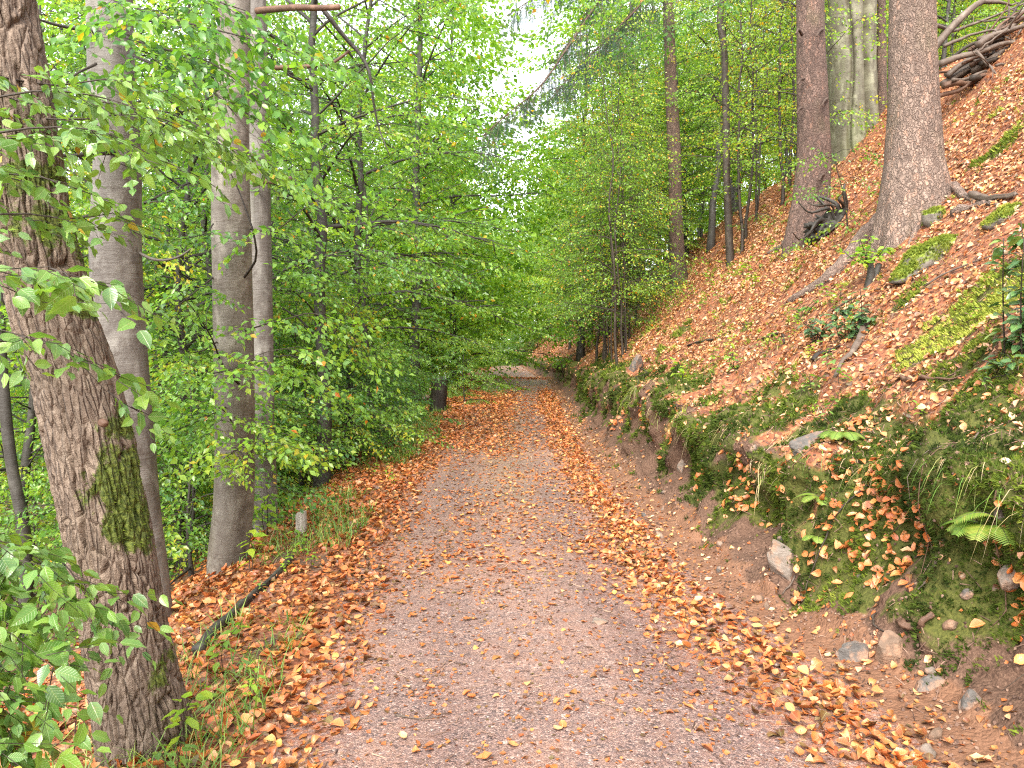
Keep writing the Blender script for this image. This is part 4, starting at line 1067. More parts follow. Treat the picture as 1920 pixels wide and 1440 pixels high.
leafy(t3, [[at(400, 700, 6.2), at(440, 690, 5.9), at(500, 660, 5.7), at(560, 650, 5.6)], [at(420, 860, 6.2), at(470, 830, 5.9), at(520, 830, 5.7)], [at(395, 300, 6.2), at(430, 290, 5.9), at(490, 300, 5.7), at(540, 330, 5.7)], [at(400, 420, 6.2), at(380, 440, 5.9), at(330, 450, 5.7)]], SPR_MID, LEAF_MID, 'leaf', 54, .17, .8, .007, .05, .01)

# near beech whose boughs reach in from the left edge
nb = thing('beech_tree', 'young beech at the left edge with glossy boughs reaching in front of the trunks', 'tree', (-2.9, 2.6, float(height(-2.9, 2.6))))
mb = MB(); P, _ = resample(np.array([(-2.9, 2.6, -1.4), (-2.85, 2.62, 0), (-2.75, 2.65, 1.5), (-2.7, 2.7, 3.4)]), 16); tube(mb, P, np.linspace(.07, .03, 16), 10, 0)
part('trunk', mb.mesh('trunk', M['bark_dark']), nb)
A = lambda *l: [at(*q) for q in l]
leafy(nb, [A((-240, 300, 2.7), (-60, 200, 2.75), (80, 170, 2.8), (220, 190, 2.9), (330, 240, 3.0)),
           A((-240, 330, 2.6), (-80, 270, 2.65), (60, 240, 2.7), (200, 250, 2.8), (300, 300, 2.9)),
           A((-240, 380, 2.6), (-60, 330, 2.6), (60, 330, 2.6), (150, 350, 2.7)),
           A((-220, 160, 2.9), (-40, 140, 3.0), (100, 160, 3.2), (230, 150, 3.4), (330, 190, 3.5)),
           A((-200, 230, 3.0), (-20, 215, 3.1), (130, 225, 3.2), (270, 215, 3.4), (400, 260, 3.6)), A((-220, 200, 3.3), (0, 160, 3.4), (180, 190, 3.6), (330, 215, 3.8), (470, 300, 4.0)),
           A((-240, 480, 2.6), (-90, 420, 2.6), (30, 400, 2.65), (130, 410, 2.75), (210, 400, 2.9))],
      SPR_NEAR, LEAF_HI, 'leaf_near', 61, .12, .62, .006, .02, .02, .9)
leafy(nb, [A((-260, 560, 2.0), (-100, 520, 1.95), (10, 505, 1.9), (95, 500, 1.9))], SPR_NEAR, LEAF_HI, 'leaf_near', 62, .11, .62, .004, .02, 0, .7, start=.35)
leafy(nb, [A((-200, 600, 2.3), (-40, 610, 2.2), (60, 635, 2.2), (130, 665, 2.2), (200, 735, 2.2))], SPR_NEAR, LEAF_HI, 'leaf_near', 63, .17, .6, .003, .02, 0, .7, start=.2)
# bush in the lower left corner
bu = thing('beech_shrub', 'glossy bright green beech bush filling the lower left corner', 'shrub', (-1.75, 2.25, float(height(-1.75, 2.25))))
base = np.array([-1.72, 2.3, float(height(-1.72, 2.3)) - .05])
mb = MB()
for k, (x_, y_) in enumerate([(-1.5, 2.12), (-1.7, 2.2), (-1.85, 2.3)]):
    P, _ = resample(np.array([base + (.04 * k, 0, -.1), (x_ * .5 + base[0] * .5, 2.25, .1), (x_, y_, .62)]), 10); tube(mb, P, np.linspace(.022, .010, 10), 8, 0)
part('trunk', mb.mesh('stem', M['bark_dark']), bu)
lines = []
g = np.random.RandomState(66)
for tx, ty, Yd in [(20, 985, 2.3), (85, 1010, 2.3), (-40, 1050, 2.1), (60, 1090, 2.2), (150, 1065, 2.3), (250, 1115, 2.4), (10, 1170, 2.0), (110, 1180, 2.1), (-30, 1250, 1.9), (60, 1265, 2.0), (140, 1270, 2.05), (10, 1330, 1.85), (95, 1345, 1.95), (40, 1410, 1.8), (-60, 1400, 1.75), (-90, 1130, 2.0)]:
    e = at(tx - 85, ty + 10, Yd); s = np.array([e[0] - .38 + g.normal(0, .05), e[1] + .16, e[2] + .02 + g.normal(0, .08)])
    lines.append([s, (s + e) / 2 + (0, 0, .035), e])
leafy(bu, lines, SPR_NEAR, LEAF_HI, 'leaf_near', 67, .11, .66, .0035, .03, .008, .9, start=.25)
# thin crooked tree at the left edge
root = thing('broadleaf_tree', 'thin crooked grey stem at the left edge behind the leaning trunk', 'tree', tuple(at(40, 1120, 7)))
pts = A((48, 1180, 7), (45, 1000, 7), (22, 870, 7), (8, 740, 7), (0, 600, 7), (-6, 400, 7), (-2, 150, 7), (-20, -100, 7))
part('trunk', trunk_mesh('thin_trunk', pts, np.array([.062, .055, .05, .048, .046, .044, .04, .036]), 'bark_dark', 60, 14, smooth_disp(.006, 47)), root)

# ------------------------------------------------------------------ right hand trees
def trunk_from(px, Y, wid, name, label, mat, seed, lob=.05, k=4, fl=.4, n=240, sides=110, amp=.012, deep=.6):
    pts = [at(a, b, Y) for a, b in px]
    p0 = pts[0] + (0, 0, -deep); pts = [p0] + pts
    rad = np.array([wid[0] * 1.1] + list(wid)) * .5 * Y / FPX
    root = thing(name, label, 'tree', tuple(pts[1]))
    return root, trunk_mesh(name + '_trunk', pts, rad, mat, n, sides, smooth_disp(amp, seed, lob, k, fl)), pts
H1 = hit(1712, 425); Y1 = H1[1] + .25
t5, me, p5 = trunk_from([(1716, 450), (1716, 380), (1713, 300), (1713, 200), (1712, 100), (1711, 0), (1709, -250)], Y1, [156, 130, 100, 87, 82, 78, 72], 'spruce_tree', 'big pinkish brown spruce trunk with spreading root flare on the right slope', 'bark_spruce', 41, .18, 4, .5)
part('trunk', me, t5)
def root_px(tree, pxs, r0, label=None, mat='bark_spruce', lift=.0, n=26, moss=False):
    H = [hit(a, b) for a, b in pxs]
    P, t = resample(np.array(H), n)
    P[:, 2] = height(P[:, 0], P[:, 1]) + lift * np.linspace(1, 0, n) - .012
    P = surf(P[:, 0], P[:, 1]) * [1, 1, 0] + P * [0, 0, 1]
    mb = MB(); g = np.random.RandomState(int(pxs[0][0]))
    tube(mb, P, r0 * np.linspace(1, .2, n) * (1 + .15 * g.normal(0, 1, n)), 10, 0)
    return part('root', mb.mesh('root', M[mat]), tree, label)
root_px(t5, [(1690, 395), (1650, 425), (1622, 452), (1590, 490), (1560, 520), (1500, 558), (1448, 590)], .13, 'long root running down the slope', lift=.10)
root_px(t5, [(1735, 395), (1722, 425), (1712, 445), (1703, 462)], .09, lift=.05)
root_px(t5, [(1755, 360), (1785, 355), (1830, 378), (1880, 372)], .08, lift=.05)
root_px(t5, [(1690, 405), (1672, 440), (1650, 470), (1640, 490)], .10, lift=.08)
root_px(t5, [(1790, 400), (1840, 382), (1890, 385), (1915, 378)], .06)
H2 = hit(1512, 452); Y2 = H2[1] + .25
t6, me, p6 = trunk_from([(1512, 470), (1520, 380), (1526, 300), (1524, 200), (1521, 100), (1519, 0), (1515, -250)], Y2, [84, 66, 60, 55, 51, 48, 44], 'spruce_tree', 'spruce trunk with knobbly branch stubs left of the big spruce', 'bark_knob', 43, .10, 3, .7)
part('trunk', me, t6)
for a, b, c, d in [(1497, 55, 1510, 75), (1535, 60, 1550, 48), (1500, 150, 1512, 146), (1545, 190, 1556, 180), (1498, 205, 1508, 200), (1540, 330, 1552, 322)]:
    add_branch(t6, [at(d and (a + c) / 2, (b + d) / 2, Y2 - .2), at(a, b, Y2 - .42), at(a - 4, b + 8, Y2 - .55)], .03, 'bark_slim', 7, None, .5, n=6)
root_px(t6, [(1505, 430), (1490, 450), (1465, 468), (1430, 480)], .12, lift=.1)
mb = MB(); c = hit(1572, 418) + (0, .1, .0); V_, F_ = ico(c + (0, .1, -.08), .34, 7, (1.1, .8, .8), .9, 5, 3.6)
up = thing('tree_stump', 'dark rotten root stump behind the spruce with branch stubs', 'stump', tuple(c)); 
mb.add(V_, F_); part('root_plate', mb.mesh('root_plate', M['bark_dark']), up)
for k in range(16):
    g = np.random.RandomState(70 + k); a_ = g.uniform(0, 2 * PI); q = c + np.array([math.cos(a_) * .28, -.12, math.sin(a_) * .22 + .05]); e_ = c + np.array([math.cos(a_ + .4) * g.uniform(.5, .8), -.2 + g.normal(0, .2), math.sin(a_ + .4) * g.uniform(.3, .55)]); add_branch(up, [c, q, e_, e_ + g.normal(0, .15, 3)], g.uniform(.02, .055), ['bark_twig', 'bark_dark'][k % 2], 7, None, .25, smooth_disp(.012, k), n=14)
H3 = hit(1600, 275); Y3 = H3[1] + .3
def seam_disp(TH, V, R):
    base = smooth_disp(.03, 45, .12, 5, .5)(TH, V, R)
    return base - .24 * np.exp(-((np.mod(TH - SEAM + PI, 2 * PI) - PI) / .13) ** 2) + .02 * np.cos(5 * TH + 1.3 * V) * .5 - .14 * np.exp(-((np.mod(TH - SEAM + .75 + .1 * np.sin(V * 2) + PI, 2 * PI) - PI) / .07) ** 2) - .05 * np.exp(-((np.mod(TH - SEAM - .9 + PI, 2 * PI) - PI) / .1) ** 2)
pts = [at(a, b, Y3) for a, b in [(1604, 330), (1602, 270), (1600, 200), (1598, 100), (1597, 0), (1595, -250)]]
_, _U, _W = frames(resample(np.array(pts), 12)[0]); SEAM = math.atan2(-_W[3][1], -_U[3][1]) + .25
t7 = thing('beech_tree', 'massive old beech with fluted green grey trunk and mossy foot behind the spruces', 'tree', tuple(pts[1]))
me = trunk_mesh('old_beech_trunk', pts, np.array([98, 92, 86, 84, 84, 80]) * .5 * Y3 / FPX, 'bark_old', 180, 120, seam_disp)
part('trunk', me, t7)
H4 = hit(1274, 538); Y4 = H4[1] + .1
t8, me, p8 = trunk_from([(1275, 545), (1271, 480), (1267, 400), (1265, 300), (1260, 200), (1256, 100), (1253, 0), (1250, -120), (1246, -330)], Y4, [36, 27, 24, 24, 23, 21, 20, 18, 14], 'spruce_tree', 'straight slender spruce trunk rising from the foot of the right slope', 'bark_slim', 46, .04, 4, .3, 120, 40)
part('trunk', me, t8)
H5 = hit(1369, 492); Y5 = H5[1]
t9, me, p9 = trunk_from([(1369, 500), (1366, 420), (1362, 320), (1361, 220), (1359, 140), (1356, 80), (1350, 45), (1353, 0), (1358, -150)], Y5, [17, 14, 13, 13, 12, 12, 12, 11, 10], 'beech_tree', 'thin crooked beech stem between the slender spruce and the knobbly spruce', 'bark_twig', 47, .02, 3, .2, 100, 16)
part('trunk', me, t9)
leafy(t9, [A((1366, 380, Y5), (1320, 350, Y5 - .6), (1270, 370, Y5 - 1)), A((1361, 260, Y5), (1420, 230, Y5 - .5), (1470, 240, Y5 - .8)), A((1361, 200, Y5), (1300, 170, Y5 - .5), (1230, 180, Y5 - 1)), A((1356, 90, Y5), (1420, 60, Y5 - .5), (1490, 70, Y5 - .9)), A((1352, 20, Y5), (1290, 0, Y5 - .5), (1220, 20, Y5 - .9)), A((1366, 430, Y5), (1430, 400, Y5 - .6), (1480, 420, Y5 - .8)), A((1362, 310, Y5), (1410, 300, Y5 - .9), (1450, 330, Y5 - 1.2))],
      SPR_AIRY, LEAF_MID, 'leaf_bright', 71, .3, 1.0, .012, 0, .04)
leafy(t9, [A((1480, -90, 11), (1380, -10, 10.5), (1270, 40, 10), (1170, 90, 9.8)), A((1460, -120, 10.5), (1320, -60, 10), (1180, -10, 9.6), (1060, 20, 9.4)), A((1300, -120, 9), (1180, -70, 8.6), (1020, -30, 8.2), (930, -10, 8))], SPR_MID, LEAF_MID, 'leaf', 75, .26, .8, .01, -.08, .01)
# two more stems on the right, beyond
for q, (bx, by, dx, w, lab) in enumerate([(1655, 262, -3, 16, 'grey trunk seen between the old beech and the big spruce'), (1178, 560, -14, 12, 'dark distant spruce trunk above the saplings')]):
    H = hit(bx, by); Yq = H[1] + (6 if q else 1.5)
    t_, me, _ = trunk_from([(bx, by + 30), (bx + dx * .4, by - 100), (bx + dx * .8, by - 350), (bx + dx, by - 800)], Yq, [w * 1.3, w, w * .9, w * .7], 'spruce_tree', lab, 'bark_slim', 48 + q, .03, 3, .3, 40, 16)
    part('trunk', me, t_)
# spruce boughs hanging over the path
def bough(root, pts, seed, r0=.045, strand=(.35, .95), dens=.11):
    g = np.random.RandomState(seed)
    P, t = resample(np.array(pts), 26); W = MB(); tube(W, P, r0 * np.linspace(1, .22, 26), 7, 0)
    N = MB(); SP = []; 
    lim = []
    L = t[-1]
    for i in range(int(L / .17)):
        s = .12 + .88 * i / (L / .17); q = s * 25; j = min(int(q), 24); p = P[j] + (P[j + 1] - P[j]) * (q - j)
        d = P[min(j + 1, 25)] - P[j]; d /= np.linalg.norm(d); sd = np.cross(d, [0, 0, 1]); sd /= np.linalg.norm(sd)
        ln = g.uniform(1.0, 2.5) * (1.15 - .6 * s) * (.5 + .5 * g.rand())
        dd = d * .8 + sd * (1 if i % 2 else -1) * g.uniform(.5, 1.1)
        u = np.linspace(0, 1, 6)[:, None]
        Q = p + dd * ln * u + np.array([0, 0, -1]) * ln * .45 * u ** 1.6
        tube(W, Q, .008 * np.linspace(1, .4, 6), 4, 0, cap=False); lim.append(Q)
        for z_ in range(3):
            a_ = Q[g.randint(1, 5)]; d3 = dd * .6 + np.cross(dd, [0, 0, 1]) * g.choice([-1, 1]) * .8 + g.normal(0, .2, 3)
            Q3 = a_ + d3 * ln * .45 * u + np.array([0, 0, -1]) * ln * .25 * u ** 1.6; tube(W, Q3, .005 * np.linspace(1, .4, 6), 3, 0, cap=False); lim.append(Q3)
    lim.append(P[4:])
    for Q in lim:
        l = np.linalg.norm(np.diff(Q, axis=0), axis=1).sum()
        for k in range(int(l / dens)):
            u = g.rand() * (len(Q) - 1.001); j = int(u); p = Q[j] + (Q[j + 1] - Q[j]) * (u - j)
            ln = g.uniform(*strand) * g.uniform(.5, 1)
            end = p + np.array([g.normal(0, .10), g.normal(0, .10), -1]) * ln
            SP.append((p, end))
    A0 = np.array([s[0] for s in SP]); A1 = np.array([s[1] for s in SP]); n = len(SP); k = 34
    tt = (np.arange(k) + .5) / k
    C = A0[:, None] + (A1 - A0)[:, None] * tt[None, :, None]; C = C.reshape(-1, 3)
    d = np.repeat((A1 - A0) / np.linalg.norm(A1 - A0, axis=1, keepdims=True), k, 0)
    rnd = g.normal(0, 1, C.shape); sd = np.cross(d, rnd); sd /= np.linalg.norm(sd, axis=1, keepdims=True)
    D = d * .75 + sd * .75
    nd = (np.array([(-.13, 0, 0), (.13, 0, 0), (0, 1, 0)]), [np.array([(0, 1, 2)])])
    put(N, nd, C, rotm(D, rnd), g.uniform(.022, .036, len(C)), 0, tint=np.clip(g.normal(.5, .2, len(C)), 0, 1))
    b = part('branch', W.mesh('bough', M['bark_slim']), root, 'drooping bough with hanging needle strands')
    c = N.mesh('needles', M['needle'], smooth=False); local(c, root.location); link('needle_foliage', c, b)
Yb = Y4
bough(t8, A((1252, -190, Yb), (1180, -90, Yb - 1.2), (1110, 20, Yb - 2.2), (1060, 95, Yb - 3.0), (1010, 165, Yb - 3.6), (950, 215, Yb - 4.2), (905, 255, Yb - 4.6)), 81, .055, (.25, 1.1), .075)
bough(t8, A((1251, -160, Yb), (1170, -110, Yb - 1.0), (1090, -60, Yb - 1.8), (1010, -10, Yb - 2.4), (950, 30, Yb - 2.8)), 82, .05, (.25, 1.0), .075)
bough(t8, A((1254, -60, Yb), (1200, 10, Yb - 1.2), (1130, 80, Yb - 2.0), (1080, 130, Yb - 2.6), (1030, 190, Yb - 3.2)), 83, .045, (.2, .9), .08)
bough(t8, A((1253, -230, Yb), (1150, -190, Yb - .8), (1060, -120, Yb - 1.4), (980, -60, Yb - 1.8)), 84, .045, (.3, .9), .06)
# sapling with flat leaf layers before the knobbly spruce
sp_ = thing('beech_sapling', 'low sapling with flat layered leaves in front of the knobbly spruce', 'sapling', tuple(hit(1590, 432)))
c = hit(1590, 432); mb = MB(); Q = A((1590, 440, c[1]), (1585, 380, c[1] - .05), (1570, 320, c[1] - .1), (1560, 280, c[1] - .1)); P, _ = resample(np.array(Q), 10); tube(mb, P, np.linspace(.014, .005, 10), 6); part('trunk', mb.mesh('sapling_stem', M['bark_twig']), sp_)
yy = c[1] - .1
leafy(sp_, [A((1565, 300, yy), (1530, 290, yy - .2), (1505, 300, yy - .3)), A((1562, 290, yy), (1590, 280, yy - .3), (1618, 292, yy - .4)), A((1572, 330, yy), (1610, 335, yy - .3), (1645, 345, yy - .4)), A((1578, 350, yy), (1540, 350, yy - .2), (1500, 360, yy - .4)), A((1585, 390, yy), (1610, 400, yy - .2), (1635, 380, yy - .3)), A((1588, 410, yy), (1560, 425, yy - .3), (1530, 440, yy - .3))], SPR_AIRY, LEAF_MID, 'leaf', 72, .2, .7, .005, .08, .06)
# ------------------------------------------------------------------ things on the slope and verge
def moss_on(o, size, seed):
    me = o.data; g = np.random.RandomState(seed)
    me.polygons.foreach_set('use_smooth', np.ones(len(me.polygons), bool))
    n = len(me.polygons); c = np.zeros(n * 3, np.float32); no = np.zeros(n * 3, np.float32); ar = np.zeros(n, np.float32)
    me.polygons.foreach_get('center', c); me.polygons.foreach_get('normal', no); me.polygons.foreach_get('area', ar); c = c.reshape(-1, 3); no = no.reshape(-1, 3)
    w = ar * np.clip((no[:, 2] - .1 + .7 * fbm(c[:, 0] * 7, c[:, 1] * 7, c[:, 2] * 7, 3, seed)) * 2, 0, 1)
    k = g.choice(n, int(16000 * w.sum()), p=w / w.sum()); m = len(k)
    mb = MB(); P = c[k] + g.normal(0, .012, (m, 3)) * (1 - np.abs(no[k])); lump = fbm(P[:, 0] * 16, P[:, 1] * 16, P[:, 2] * 16, 2, seed)
    put(mb, tf, P + no[k] * (.03 * np.clip(lump + .2, 0, 1))[:, None], rotm(np.cross(no[k], g.normal(0, 1, (m, 3))), no[k] + g.normal(0, .2, (m, 3))), g.uniform(.014, .03, m), 0, tint=np.clip(.66 + .3 * lump + g.normal(0, .13, m), 0, 1))
    link('moss_cover', mb.mesh('moss_cover', M['moss'], smooth=False), o)['kind'] = 'stuff'
def rock(pxy, size, mat, label, seed, sx=(1, .8, .8), rot=0, sink=.3, amp=.35, name='rock', cat='rock', moss=False):
    c = hit(*pxy); S = surf(c[0], c[1]); c = np.array([S[0], S[1], S[2]])
    V, F = ico((0, 0, 0), size, seed, (1, 1, 1), amp, 4, 1.5)
    g = np.random.RandomState(seed)   # facet by clipping with planes
    for k in range(9):
        n = g.normal(0, 1, 3); n /= np.linalg.norm(n); h = size * g.uniform(.62, .9)
        d = V @ n; V = V - np.maximum(0, d - h)[:, None] * n * .93
    V = V * np.asarray(sx); cr, sr = math.cos(rot), math.sin(rot)
    V = np.stack([V[:, 0] * cr - V[:, 2] * sr, V[:, 1], V[:, 0] * sr + V[:, 2] * cr], 1)
    V[:, 2] += size * sx[2] * (1 - sink * 2 - .45) * .6
    mb = MB().add(V, F); o = link(name, mb.mesh(name, M[mat], smooth=False), None, tuple(c)); tag(o, label, cat)
    if 'moss' in mat: moss_on(o, size, seed)
    return o
rock((1478, 1062), .18, 'rock_pale', 'pale upright rock standing out of the foot of the bank', 1, (.55, .6, 1.0), .12, .2)
rock((1602, 1232), .095, 'rock_grey', 'grey angular stone lying at the edge of the leaf drift', 2, (1.0, .8, .75), .5, .25)
rock((1690, 1222), .11, 'rock_brown', 'brown stone stuck in the earth under the curved root', 3, (.8, .6, .9), .2, .3)
rock((1755, 1282), .065, 'rock_grey', 'dark flat stone at the bank foot near the lower right corner', 4, (1.3, .7, .5), .5, .25)
rock((1828, 1322), .06, 'rock_grey', 'slanting grey slate by the lower right corner', 5, (.6, .6, 1.1), -.5, .2)
rock((1885, 1090), .075, 'rock_pale', 'layered pale rock poking out of moss at the right edge', 6, (1.2, .7, .7), .5, .35)
rock((1805, 1118), .035, 'rock_grey', 'small bluish stone in the moss below the ferns', 7, (1.2, .7, .6), .6, .3)
rock((1520, 835), .13, 'rock_grey', 'grey rock face under the moss by the yellow fern', 10, (1.2, .6, .7), .3, .35)
rock((1258, 880), .11, 'rock_pale', 'pale stone in the dark bank beside the far leaf drift', 11, (.6, .5, 1), .1, .3)
rock((1188, 690), .24, 'rock_grey', 'tilted grey slab on the bank above the distant path', 12, (.5, .5, 1.2), -.5, .25)
rock((1125, 1168), .045, 'rock_pale', 'small whitish stone lying on the open gravel', 13, (1.2, 1, .6), 0, .2)
rock((1700, 1418), .07, 'rock_pale', 'flat pale slate on the path near the bottom right', 15, (1.5, 1, .18), 0, .1)
rock((1750, 476), .33, 'rock_moss', 'moss covered boulder on the slope below the big spruce', 16, (1.3, .8, .6), .5, .62)
rock((1757, 408), .15, 'rock_moss', 'mossy stump shaped rock beside the big spruce foot', 17, (.9, .8, 1.1), .5, .5)
rock((1886, 403), .2, 'rock_moss', 'mossy boulder near the right edge high on the slope', 18, (1.1, .8, .6), .3, .6)
for i in range(34):
    g = np.random.RandomState(900 + i); y = 2.7 + 9 * g.rand() ** 1.4; x = float(Rf(y) + g.uniform(-.1, .85))
    S = surf(x, y); r = g.uniform(.015, .04)
    V, F = ico((0, 0, 0), r, i, (1.2, .9, .7), .5, 2, 1.6); o = link('pebble', MB().add(V, F).mesh('pebble', M[['rock_grey', 'rock_brown', 'rock_pale'][i % 3]]), None, tuple(S + (0, 0, r * .25)))
    o.rotation_euler = tuple(g.uniform(0, 6, 3)); tag(o, 'small loose stone in the bare earth at the foot of the bank', 'stone', 'loose stones at the bank foot')

def stick(pxs, r, mat, label, name='stick', lift=.02, Ys=None, taper=.4, cat='stick', wob=.012, sides=8):
    H = np.array([hit(*p) for p in pxs]) if Ys is None else np.array([at(p[0], p[1], y_) for p, y_ in zip(pxs, Ys)])
    n = 22; P, _ = resample(H, n)
    if Ys is None:
        S = surf(P[:, 0], P[:, 1]); P = np.stack([S[:, 0], P[:, 1], np.maximum(S[:, 2], P[:, 2] * .5 + S[:, 2] * .5) + lift], 1)
    g = np.random.RandomState(int(pxs[0][0]) + 3); P = P + np.cumsum(g.normal(0, wob * r * 10, (n, 3)), 0) * .3
    c = P[n // 2].copy(); mb = MB()
    tube(mb, P - c, r * np.linspace(1, taper, n) * (1 + .12 * g.normal(0, 1, n)), sides + 6, 0, smooth_disp(r * .5, int(pxs[0][0])) if r > .015 else None)
    return tag(link(name, mb.mesh(name, M[mat]), None, tuple(c)), label, cat)
stick([(372, 1228), (400, 1192), (435, 1160), (470, 1125), (500, 1100), (548, 1050)], .030, 'bark_dark', 'dark broken branch lying in leaves on the left verge', 'fallen_branch', .025, cat='branch', taper=.55, sides=12)
stick([(1622, 602), (1612, 640), (1590, 675), (1562, 715)], .035, 'bark_grey', 'bent grey branch lying beside the dark leaved plants on the slope', 'fallen_branch', .03, cat='branch')
stick([(1525, 680), (1555, 662), (1575, 652)], .022, 'bark_black', 'short dark stick left of the bent grey branch', lift=.02)
stick([(1680, 717), (1720, 716), (1780, 717), (1800, 712)], .02, 'bark_dead', 'reddish stick lying across the moss below the bent grey branch', lift=.02)
stick([(1735, 545), (1790, 515), (1850, 492), (1915, 488)], .010, 'bark_grey', 'long thin pale twig across the leaves at the right', lift=.04)
stick([(1560, 590), (1620, 560), (1700, 535)], .010, 'bark_twig', 'thin brown twig on the leaves above the dark leaved plants', lift=.03)
stick([(1430, 640), (1462, 630), (1470, 648)], .016, 'bark_twig', 'crooked brown stick on the leafy slope left of centre', lift=.03)
stick([(1290, 650), (1330, 640), (1400, 612)], .018, 'bark_dark', 'mossy stick on the slope below the slender spruce', lift=.02)
stick([(1820, 372), (1850, 380), (1905, 372)], .04, 'bark_grey', 'weathered branch lying above the mossy boulders', 'fallen_branch', .04, cat='branch')
stick([(1700, 1185), (1725, 1196), (1752, 1190), (1768, 1170)], .018, 'bark_dead', 'curved root loop sticking out of the eroded bank', 'tree_root', .04, cat='root', taper=.7)
stick([(1665, 1160), (1668, 1190), (1682, 1200)], .007, 'bark_twig', 'thin root hanging by the eroded earth', 'tree_root', .02, cat='root')
stick([(1765, 1065), (1750, 1100), (1744, 1130)], .008, 'bark_grey', 'thin dead stem hanging in the moss below the ferns', lift=.04)
stick([(1895, 1015), (1892, 1060), (1888, 1100)], .014, 'bark_dead', 'brown upright stick at the right edge of the bank', lift=.05)
stick([(1918, 955), (1900, 985), (1915, 1015)], .022, 'bark_grey', 'grey root bent out of the bank at the right edge', 'tree_root', .06, cat='root', taper=.8)
stick([(1500, 1090), (1495, 1110), (1490, 1125)], .008, 'bark_grey', 'little pale twig beside the upright rock', lift=.03)
stick([(740, 1345), (790, 1352), (830, 1348)], .004, 'bark_grey', 'little twig on the gravel near the bottom', lift=.008)
stick([(1205, 680), (1190, 740), (1170, 800)], .012, 'bark_twig', 'hanging root on the bank below the grey slab', 'tree_root', .03, cat='root')
g = np.random.RandomState(88)
for k in range(26):
    y = 2.9 + 15 * g.rand() ** 1.3; b = .62 + g.uniform(-.08, .3); x0_ = float(Rf(y))
    n = 12; dd = np.linspace(b + .18, max(.34, b - g.uniform(.12, .34)), n); yy_ = y + np.cumsum(g.normal(0, .018, n))
    P = surf(Rf(yy_) + dd, yy_) + np.array([-.022, 0, 0]) + np.cumsum(g.normal(0, .006, (n, 3)), 0)
    c = P[6].copy(); mb = MB(); tube(mb, P - c, g.uniform(.004, .011) * np.linspace(1, .3, n), 6, 0)
    tag(link('tree_root', mb.mesh('tree_root', M[['bark_twig', 'bark_dead', 'bark_grey'][k % 3]]), None, tuple(c)), 'thin bare root hanging down the face of the cut bank', 'root', 'roots hanging from the cut bank')
for k in range(22):
    g = np.random.RandomState(700 + k); y = 3.2 + 9 * g.rand(); x = float(Rf(y)) + g.uniform(.8, 2.2)
    if x / y < .64: plant('seedling%d' % (k % 3), 'bank_seedling', 'tiny leafy sprout growing on the mossy lip of the cut bank', 'seedling', x, y, 'sprouts on the cut bank', g.uniform(0, 6), g.uniform(.4, .8), crown='foliage', stem='stem')
# small sawn post on the left verge
c = hit(565, 1000); root = thing('wooden_post', 'short weathered sawn post on the left verge', 'post', tuple(c))
w, hh = .055, .20
mb = MB(); V = []
prof = [(-.06, 1.05), (.0, 1.0), (.5 * hh, .97), (hh - .012, .96), (hh, .88)]
n8 = 16
for z_, s_ in prof:
    for k in range(n8):
        a = 2 * PI * k / n8; cx, cy = math.cos(a), math.sin(a); q = (abs(cx) ** 5 + abs(cy) ** 5) ** (-1 / 5)
        V.append((cx * q * w * s_ * .9, cy * q * w * s_ * .8, z_ + (.012 * cx if z_ >= hh - .02 else 0)))
F = [(i * n8 + k, i * n8 + (k + 1) % n8, (i + 1) * n8 + (k + 1) % n8, (i + 1) * n8 + k) for i in range(len(prof) - 1) for k in range(n8)]
mb.add(V, np.array(F)); o = link('post_shaft', mb.mesh('post_shaft', M['wood']), root)
mb = MB(); mb.add(V[-n8:], np.array([list(range(n8))])); link('cut_top', mb.mesh('cut_top', M['wood']), root)
# black stump further along
c = hit(822, 772); root = thing('tree_stump', 'tall black tree stump at the left edge of the distant path', 'stump', tuple(c))
s = c[1] / FPX
def stump_disp(TH, V, R): return .05 * fbm(np.cos(TH) * 2, np.sin(TH) * 2, V * 1.2, 3, 303) + .05 * np.exp(-V / .15) * np.maximum(0, np.cos(4 * TH))
P, _ = resample(np.array([c + (0, 0, -.2), c + (0, 0, .3), c + (.02, 0, 30 * s), c + (.03, 0, 62 * s)]), 40); mb = MB(); tube(mb, P, np.interp(np.linspace(0, 1, 40), [0, .3, 1], [18 * s, 15 * s, 14 * s]), 40, 0, stump_disp)
part('trunk', mb.mesh('stump_trunk', M['bark_black']), root)

# ------------------------------------------------------------------ brush pile on the hilltop
g = np.random.RandomState(404)
def brush(px0, px1, Y0_, Y1_, r, label, curve=.1, forks=2, mat='bark_grey', grp=None):
    a, b = at(*px0, Y0_), at(*px1, Y1_)
    n = 7; t = np.linspace(0, 1, n)[:, None]; L = np.linalg.norm(b - a)
    P = a + (b - a) * t + g.normal(0, 1, 3) * curve * L * np.sin(t * PI) + np.cumsum(g.normal(0, .022 * L, (n, 3)), 0)
    P, _ = resample(P, 20); c = P[10].copy(); mb = MB(); tube(mb, P - c, r * np.linspace(1, .45, 20), 9, 0, smooth_disp(r * .12, int(px0[0]) % 97))
    for k in range(forks):
        j = g.randint(4, 17); d = P[j + 1] - P[j]; d /= np.linalg.norm(d); q = d + g.normal(0, .6, 3); ln = g.uniform(.25, .8)
        Q = P[j] - c + q / np.linalg.norm(q) * ln * np.linspace(0, 1, 6)[:, None] + np.cumsum(g.normal(0, .03, (6, 3)), 0) * np.linspace(0, 1, 6)[:, None]
        tube(mb, Q, r * .5 * np.linspace(1, .3, 6), 6, 0)
    tag(link('fallen_branch', mb.mesh('fallen_branch', M[mat]), None, tuple(c)), label, 'branch', grp)
Yp = 12.0
brush((1752, 48), (1940, -12), Yp, Yp + .6, .030, 'long pale bare branch sticking out left above the brush pile')
